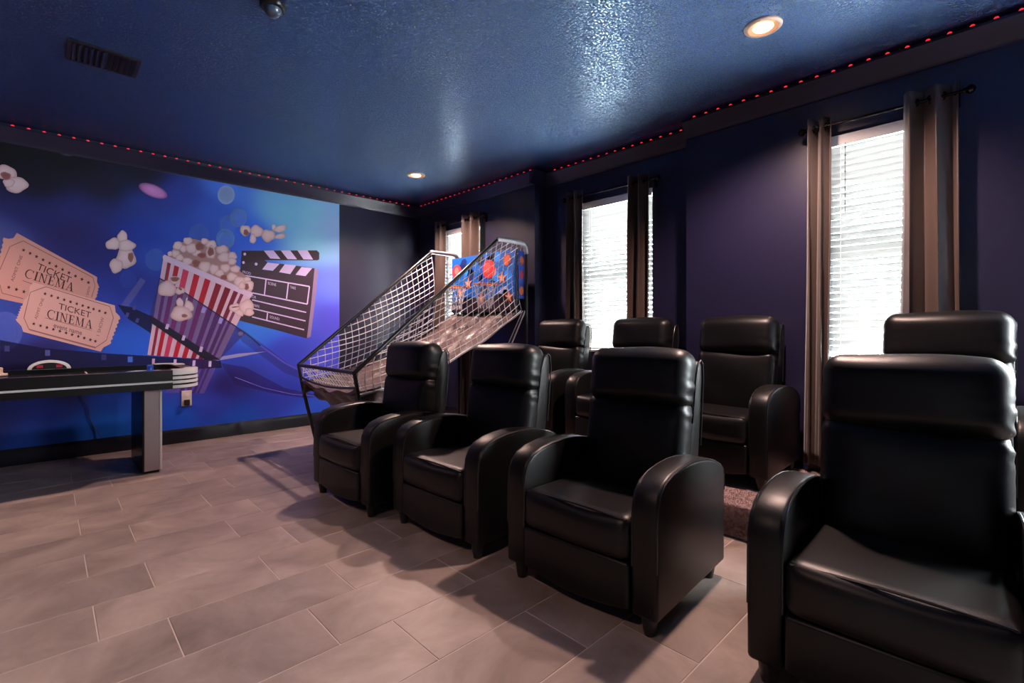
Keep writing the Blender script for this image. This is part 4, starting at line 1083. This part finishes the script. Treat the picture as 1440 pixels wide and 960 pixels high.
# ramp cloth with sag, wrinkles and a lip at the front
rnd = random.Random(4)
NU, NV = 60, 34
vs = []; fs = []
for i in range(NU + 1):
    x = 1.70 + (3.42 - 1.70) * i / NU
    for j in range(NV + 1):
        t = -1 + 2 * j / NV
        sag = -0.085 * (1 - t * t) * (0.5 + 0.5 * math.sin(PI * i / NU))
        wr = 0.010 * math.sin(7 * x + 9 * t) + 0.007 * math.sin(19 * x - 13 * t * (1 + 0.3 * x)) + 0.005 * math.sin(31 * t + 11 * x)
        vs.append((gx(x), t * (GW - 0.02), Zb(x) + sag + wr * (1 - t ** 6)))
for i in range(NU):
    for j in range(NV):
        a = i * (NV + 1) + j; fs.append((a, a + 1, a + NV + 2, a + NV + 1))
me = bpy.data.meshes.new('ramp_cloth'); me.from_pydata(vs, [], fs); me.shade_smooth()
rc = link('ramp_cloth', me, M['cloth'], G); md = rc.modifiers.new('thickness', 'SOLIDIFY'); md.thickness = 0.004
for sy in (-1, 1):
    put('cloth_hem', MB().tube([(gx(1.7 + 1.72 * q / 24), sy * (GW - 0.012), Zb(1.7 + 1.72 * q / 24) - 0.012 + 0.008 * math.sin(q)) for q in range(25)], 0.012, 8), M['hem'], rc)
    # front side pockets of cloth under the rails
    vs = []; fs = []
    for i in range(21):
        x = 1.69 + 0.75 * i / 20
        for j in range(9):
            t = j / 8; zt_ = Zb(x) + 0.02; zb_ = 0.47 + 0.16 * (i / 20) + 0.04 * math.sin(i * 0.9)
            vs.append((gx(x), sy * (GW - 0.015 - 0.02 * math.sin(PI * t) - 0.012 * math.sin(i * 1.3 + 3 * t)), zt_ + (zb_ - zt_) * t))
    for i in range(20):
        for j in range(8):
            a = i * 9 + j; fs.append((a, a + 1, a + 10, a + 9))
    me = bpy.data.meshes.new('side_cloth'); me.from_pydata(vs, [], fs); me.shade_smooth()
    o = link('side_cloth', me, M['cloth'], G); md = o.modifiers.new('thickness', 'SOLIDIFY'); md.thickness = 0.003
# front catch cloth
vs = []; fs = []
for i in range(25):
    t = -1 + 2 * i / 24
    for j in range(9):
        s = j / 8
        vs.append((gx(1.68) + 0.12 * math.sin(s * PI * 0.5) + 0.01 * math.sin(6 * t + 4 * s), t * (GW - 0.02), 0.64 - 0.05 * (1 - t * t) - 0.16 * s + 0.012 * math.sin(11 * t + 2 * s)))
for i in range(24):
    for j in range(8):
        a = i * 9 + j; fs.append((a, a + 1, a + 10, a + 9))
me = bpy.data.meshes.new('front_cloth'); me.from_pydata(vs, [], fs); me.shade_smooth()
o = link('front_cloth', me, M['cloth'], G); md = o.modifiers.new('thickness', 'SOLIDIFY'); md.thickness = 0.003
# side nets
def bow(x, z, sy):
    zt_, zb_ = Zt(x), Zb(x); h = max(zt_ - zb_, 0.02); t = max(0, min(1, (z - zb_) / h))
    return sy * (GW - 0.07 * math.sin(PI * t) * min(1, h / 0.6))
for sy in (-1, 1):
    nb = MB(); PT = 0.064; r_ = 0.0036
    x = 1.70
    xe = 3.45 if sy < 0 else 3.12
    while x < xe:
        zb_, zt_ = Zb(x), Zt(x)
        n = max(3, int((zt_ - zb_) / 0.06) + 1); pts = []
        for q in range(n):
            z = zb_ + (zt_ - zb_) * q / (n - 1)
            pts.append((gx(x) + 0.010 * math.sin(3.0 * z + 2 * x), bow(x, z, sy), z))
        nb.tube(pts, r_, 4, cap=False)
        x += PT
    kk = 0
    while kk < 26:
        pts = []
        x = 1.70
        while x <= xe:
            z = Zb(x) + PT * kk * (0.82 + 0.18 * (x - 1.7) / 1.8) + 0.008 * math.sin(5 * x + kk)
            if z < Zt(x) - 0.005: pts.append((gx(x) + 0.010 * math.sin(3.0 * z + 2 * x), bow(x, z, sy), z))
            x += PT / 2
        if len(pts) > 2: nb.tube(pts, r_, 4, cap=False)
        kk += 1
    put('side_net', nb, M['net'], G)
# loose net skirt over the front bars
nb = MB()
for q in range(20):
    y = -GW + 0.03 + (2 * GW - 0.06) * q / 19
    nb.tube([(0.0, y, 0.77), (0.06, y + 0.015, 0.70 + 0.01 * math.sin(q)), (0.13, y + 0.02, 0.61)], 0.0026, 4, cap=False)
for q in range(3):
    nb.tube([(0.03 + 0.045 * q, -GW + 0.03 + (2 * GW - 0.06) * t / 16, 0.735 - 0.05 * q - 0.012 * math.sin(PI * t / 16)) for t in range(17)], 0.0026, 4, cap=False)
put('front_net', nb, M['net'], G)
# backboard with printed graphics
XB = gx(3.37)
bd = put('backboard', MB().box(XB, XB + 0.03, -GW + 0.03, GW - 0.03, 1.28, 1.90), M['board'], G, smooth=False, bevel=0.004)
vs = []; cs = []; fs = []
rnd = random.Random(11)
def shape(pts, c, lay):
    n = len(vs); cc = ink(c, 1.0)
    for y, z in pts: vs.append((XB - 0.0012 - 0.0006 * lay, y, z)); cs.append(cc)
    fs.append(tuple(range(n, n + len(pts))))
def disc(y, z, r, c, lay, k=18, jit=0.0): shape([(y + r * (1 + jit * rnd.uniform(-1, 1)) * math.cos(2*PI*q/k), z + r * (1 + jit * rnd.uniform(-1, 1)) * math.sin(2*PI*q/k)) for q in range(k)], c, lay)
def starp(y, z, r, c, lay): shape([(y + (r if q % 2 == 0 else r * 0.42) * math.sin(PI * q / 5), z + (r if q % 2 == 0 else r * 0.42) * math.cos(PI * q / 5)) for q in range(10)], c, lay)
e = GW - 0.034
shape([(-e, 1.284), (e, 1.284), (e, 1.896), (-e, 1.896)], (18, 92, 160), 0)
shape([(-e, 1.284), (e, 1.284), (e, 1.40), (0.2, 1.45), (-0.1, 1.41), (-0.3, 1.46), (-e, 1.42)], (38, 28, 34), 4)
for q in range(26):
    y = rnd.uniform(-e + .08, e - .08); z = rnd.uniform(1.34, 1.84); r = rnd.uniform(0.03, 0.075)
    disc(y, z, min(r, e - abs(y), 1.89 - z, z - 1.29), rnd.choice([(16, 40, 90), (35, 135, 205), (25, 22, 34), (20, 75, 150), (150, 170, 195)]), 1 + q % 3, 9, 0.25)
disc(-0.12, 1.73, 0.10, (205, 45, 40), 5); disc(-0.10, 1.745, 0.055, (235, 85, 65), 6); disc(-0.19, 1.70, 0.05, (190, 130, 120), 4)
disc(0.43, 1.74, 0.085, (200, 60, 55), 5); disc(0.43, 1.755, 0.04, (235, 120, 100), 6)
disc(-0.40, 1.80, 0.06, (215, 95, 50), 5)
for y, z in ((0.22, 1.60), (-0.33, 1.62), (0.0, 1.42), (-0.43, 1.42), (0.36, 1.50)): starp(y, z, 0.07, (235, 130, 70), 7); starp(y, z, 0.035, (245, 200, 150), 8)
link('board_print', colour_mesh('board_print', vs, fs, cs), None, bd)
for sy in (-1, 1):
    put('side_panel', MB().box(XB + 0.03, XB + 0.11, sy * (GW - 0.028), sy * (GW - 0.02), 1.40, 1.88), M['blue_plastic'], bd, smooth=False)
    for z, c in ((1.78, 'orange'), (1.64, 'red_plastic'), (1.48, 'orange')):
        put('side_emblem', MB().prism([(XB + 0.07 + 0.03 * math.cos(2*PI*q/12), z + 0.045 * math.sin(2*PI*q/12)) for q in range(12)], sy * (GW - 0.0195), sy * (GW - 0.0175), 'y'), M[c], bd, smooth=False)
for y in (-0.25, 0.25):
    hr = 0.115; cx = XB - 0.05 - hr
    h = put('hoop', MB().tube([(cx + hr * math.cos(2*PI*q/24), y + hr * math.sin(2*PI*q/24), 1.55) for q in range(24)], 0.008, 8, closed=True), M['orange'], G)
    bk = MB().tube([(XB, y - 0.05, 1.55), (cx + hr * 0.9, y - 0.045, 1.55)], 0.006, 6); bk.tube([(XB, y + 0.05, 1.55), (cx + hr * 0.9, y + 0.045, 1.55)], 0.006, 6)
    put('hoop_bracket', bk, M['orange'], h)
    hn = MB(); K = 12
    for q in range(K):
        for sg in (1, -1):
            pts = []
            for s in range(6):
                t = s / 5; rr = hr * (1 - 0.45 * t); a = 2 * PI * (q + sg * 0.5 * t * 2) / K
                pts.append((cx + rr * math.cos(a), y + rr * math.sin(a), 1.545 - 0.24 * t))
            hn.tube(pts, 0.003, 4, cap=False)
    put('hoop_net', hn, M['net'], h)

# ------------------------------------------------------------------ carpeted riser
pl = tag(put('carpeted_riser', MB().box(2.61, XW - 0.02, -1.4, 3.36, 0, 0.176), M['carpet'], bevel=0.02, seg=3), 'low mauve carpeted riser under the back row of recliners', 'riser')
rnd = random.Random(9)
tf = MB()
for q in range(15000):
    y = rnd.uniform(0.75, 1.35); 
    if rnd.random() < 0.72: x = rnd.uniform(2.6, 3.6); z = 0.172; n_ = Vector((0, 0, 1))
    else: x = 2.613; z = rnd.uniform(0.02, 0.17); n_ = Vector((-1, 0, 0.25))
    if x > 2.87 and y > 0.95: continue
    if x < 2.625 and z > 0.16: z = 0.165; n_ = Vector((-0.6, 0, 0.8))
    d = n_ + Vector((rnd.uniform(-.7, .7), rnd.uniform(-.7, .7), rnd.uniform(-.5, .5)))
    d.normalize(); h = rnd.uniform(0.008, 0.016); s = Vector((rnd.uniform(-1, 1), rnd.uniform(-1, 1), rnd.uniform(-1, 1))); s.normalize(); s *= 0.0028
    p = Vector((x, y, z)); tf.add([p - s, p + s, p + d * h], [(0, 1, 2)])
me = bpy.data.meshes.new('carpet_pile'); me.from_pydata(tf.v, [], tf.f)
cp = link('carpet_pile', me, M['carpet'], pl); cp['kind'] = 'stuff'

# ------------------------------------------------------------------ recliners
def cushion(w, d, h, r=0.05, puff=0.02, wr=0.006, seed=0, nx_=22, ny_=10, nz_=16, side_pucker=0.0, tail=None):
    # rounded box centred on the origin: outward puff, gathered puckers near the side seams
    P = {}; vs = []; fs = []
    rnd = random.Random(seed); ph = [rnd.uniform(0, 6.28) for _ in range(8)]
    def pos(i, j, k):
        a, b, c = 2 * i / nx_ - 1, 2 * j / ny_ - 1, 2 * k / nz_ - 1
        # concentrate points at the edges
        f = lambda t: math.sin(t * PI / 2) * 0.55 + t * 0.45
        x, y, z = f(a) * w / 2, f(b) * d / 2, f(c) * h / 2
        q = Vector((max(-w/2 + r, min(w/2 - r, x)), max(-d/2 + r, min(d/2 - r, y)), max(-h/2 + r, min(h/2 - r, z))))
        dv = Vector((x, y, z)) - q
        if dv.length > 1e-6: v = q + dv.normalized() * min(r, dv.length * (1 if dv.length < r else 1) if max(abs(a), abs(b), abs(c)) < 0.999 else r)
        else: v = q
        u, s_, t = v.x / (w/2), v.y / (d/2), v.z / (h/2)
        pz = puff * (1 - u ** 4) * (1 - t ** 4)
        v.y += (1 if s_ > 0 else -1) * pz * min(1, abs(s_) * 1.2)
        v.z += (1 if t > 0 else -1) * puff * 0.5 * (1 - u ** 4) * max(0, 1 - s_ * s_) * abs(t)
        e = abs(u) ** 5
        wv = (math.sin(v.z * 47 + ph[0] + 3 * math.sin(v.z * 21 + ph[5])) * 0.55 + math.sin(v.z * 103 + ph[1] + 9 * v.y + 2 * math.sin(v.z * 33 + ph[6])) * 0.45) * (0.55 + 0.45 * math.sin(v.z * 16 + ph[7] + 2 * u))
        v.y += -side_pucker * e * wv * (1 if s_ > 0 else -1) * abs(s_)
        v.x += side_pucker * 0.7 * e * wv * (1 if u > 0 else -1)
        v.y += wr * 0.5 * math.sin(11 * v.x + ph[2] + 6 * v.z) * math.sin(9 * v.z + ph[3])
        v.z += wr * 0.35 * math.sin(13 * v.x + ph[4]) * abs(t)
        return v
    def vid(i, j, k):
        if (i, j, k) not in P: P[(i, j, k)] = len(vs); vs.append(tuple(pos(i, j, k)))
        return P[(i, j, k)]
    for i in range(nx_):
        for j in range(ny_):
            fs.append((vid(i, j, 0), vid(i, j+1, 0), vid(i+1, j+1, 0), vid(i+1, j, 0))); fs.append((vid(i, j, nz_), vid(i+1, j, nz_), vid(i+1, j+1, nz_), vid(i, j+1, nz_)))
    for i in range(nx_):
        for k in range(nz_):
            fs.append((vid(i, 0, k), vid(i+1, 0, k), vid(i+1, 0, k+1), vid(i, 0, k+1))); fs.append((vid(i, ny_, k), vid(i, ny_, k+1), vid(i+1, ny_, k+1), vid(i+1, ny_, k)))
    for j in range(ny_):
        for k in range(nz_):
            fs.append((vid(0, j, k), vid(0, j, k+1), vid(0, j+1, k+1), vid(0, j+1, k))); fs.append((vid(nx_, j, k), vid(nx_, j+1, k), vid(nx_, j+1, k+1), vid(nx_, j, k+1)))
    mb = MB(); mb.add(vs, fs); return mb

def make_recliner():
    # local: +y runs from the front to the back, z up, front of the arms at y = 0
    r = empty('recliner')
    W2, AW = 0.358, 0.104
    prof = [(0.0, 0.07), (-0.003, 0.25), (0.0, 0.42), (0.006, 0.475), (0.024, 0.515), (0.06, 0.546), (0.12, 0.566), (0.20, 0.577), (0.29, 0.580), (0.38, 0.574), (0.47, 0.560), (0.55, 0.538), (0.61, 0.512), (0.645, 0.485), (0.658, 0.45), (0.66, 0.39), (0.66, 0.07)]
    for s in (-1, 1):
        x0, x1 = sorted((s * W2, s * (W2 - AW)))
        a = put('armrest', MB().prism(prof, x0, x1, 'x'), M['leather'], r, bevel=0.016, seg=3, angle=60)
        for xx in (s * (W2 - 0.004), s * (W2 - AW + 0.004)):
            put('piping', MB().tube([(xx, y * 0.985 + 0.006, z - 0.006) for y, z in prof[1:-1]], 0.0042, 6), M['leather_seam'], a)
    put('base', MB().box(-W2 + AW, W2 - AW, 0.05, 0.63, 0.075, 0.27), M['leather'], r, smooth=False)
    # footrest panel with a bowed lower edge
    fpm = MB(); nfx = 16; pts = []
    top = [(-0.25, 0.252), (0.25, 0.252)]
    low = [(0.25 - 0.5 * q / nfx, 0.085 - 0.028 * math.sin(PI * q / nfx)) for q in range(nfx + 1)]
    fpm.prism(top + low, -0.012, 0.05, 'y')
    put('footrest', fpm, M['leather'], r, bevel=0.012, seg=3, angle=60)
    sc_ = put('seat_cushion', cushion(0.506, 0.56, 0.165, 0.042, 0.013, 0.008, 3, 26, 26, 8, 0.003), M['leather'], r, (0, 0.262, 0.322))
    sc_.rotation_euler = (math.radians(-2.0), 0, 0)
    edge = [(-0.236 + 0.472 * q / 16, -0.262 - 0.006 * math.sin(PI * q / 16), 0.071 + 0.010 * math.sin(PI * q / 16)) for q in range(17)]
    put('piping', MB().tube(edge, 0.004, 6), M['leather_seam'], sc_)
    lean = math.radians(-6.5)
    bk = empty('backrest', (0, 0.52, 0.38)); bk.parent = r; bk.rotation_euler = (lean, 0, 0)
    # shell: side outline gently curved, narrower at the foot
    sp = [(0.005, -0.05), (0.0, 0.3), (0.012, 0.5), (0.03, 0.565), (0.06, 0.585), (0.085, 0.57), (0.098, 0.5), (0.10, 0.2), (0.09, -0.05)]
    put('back_shell', MB().prism(sp, -0.252, 0.252, 'x'), M['leather'], bk, bevel=0.014, seg=3, angle=60)
    put('back_cushion', cushion(0.508, 0.13, 0.44, 0.05, 0.022, 0.012, 5, 26, 8, 34, 0.009), M['leather'], bk, (0, -0.022, 0.168))
    put('head_cushion', cushion(0.512, 0.155, 0.26, 0.062, 0.018, 0.012, 8, 26, 10, 26, 0.010), M['leather'], bk, (0, -0.022, 0.492))
    for s in (-1, 1):
        put('piping', MB().tube([(s * 0.255, y, z) for y, z in sp[1:-1]], 0.004, 6), M['leather_seam'], bk)
    for sx in (-1, 1):
        for y in (0.045, 0.60):
            put('foot', MB().lathe([(0.020, 0), (0.022, 0.008), (0.030, 0.055), (0.031, 0.078)], 16), M['black_plastic'], r, (sx * (W2 - 0.052), y, 0))
    put('recline_lever', MB().tube([(-W2 - 0.003, 0.40, 0.30), (-W2 - 0.022, 0.42, 0.315), (-W2 - 0.024, 0.54, 0.345)], 0.005, 8), M['chrome'], r)
    return r
proto = make_recliner()
REC = [  # x, y, z, turn (deg), label, group
 (1.318, 2.934, 0, 3.0, 'front-row black recliner beside the basketball arcade game', 'front row of black recliners'),
 (1.440, 2.108, 0, 3.0, 'front-row black recliner second from the basketball arcade game', 'front row of black recliners'),
 (1.505, 1.222, 0, 3.6, 'front-row black recliner third from the basketball arcade game', 'front row of black recliners'),
 (1.600, 0.232, 0, 3.0, 'front-row black recliner farthest from the basketball arcade game', 'front row of black recliners'),
 (2.945, 2.965, 0.178, 1.0, 'back-row black recliner on the riser beside the basketball arcade game', 'back row of black recliners'),
 (2.945, 2.110, 0.178, 1.0, 'back-row black recliner second from the basketball arcade game', 'back row of black recliners'),
 (2.89, 1.325, 0.178, 1.5, 'back-row black recliner beside the wide navy wall panel', 'back row of black recliners'),
 (2.80, 0.262, 0.178, 0.0, 'back-row black recliner in front of the window with the beaded cord', 'back row of black recliners'),
]
for i, (x, y, z, a, lab, grp) in enumerate(REC):
    o = proto if i == 0 else copy_tree(proto)
    o.location = (x, y, z); o.rotation_euler = (0, 0, -PI / 2 + math.radians(a))
    tag(o, lab, 'recliner', grp)

# ------------------------------------------------------------------ outside
struct(put('ground_outside', MB().box(XR + WT, 16, -8, 16, -0.5, -0.3), M['ground'], smooth=False), 'ground outside the windows')
fn = empty('garden_fence', (10.2, 3, -0.3))
tag(fn, 'dark board fence outside the windows', 'fence')
me = MB().box(-0.01, 0.01, -0.072, 0.072, 0, 1.75).mesh('board', smooth=False)
for q in range(110): link('board', me, M['fence'], fn, (0.01 * (q % 2), -8.2 + 0.15 * q, 0))
put('fence_rail', MB().box(0.021, 0.06, -8.3, 8.3, 1.3, 1.39), M['fence'], fn, smooth=False)
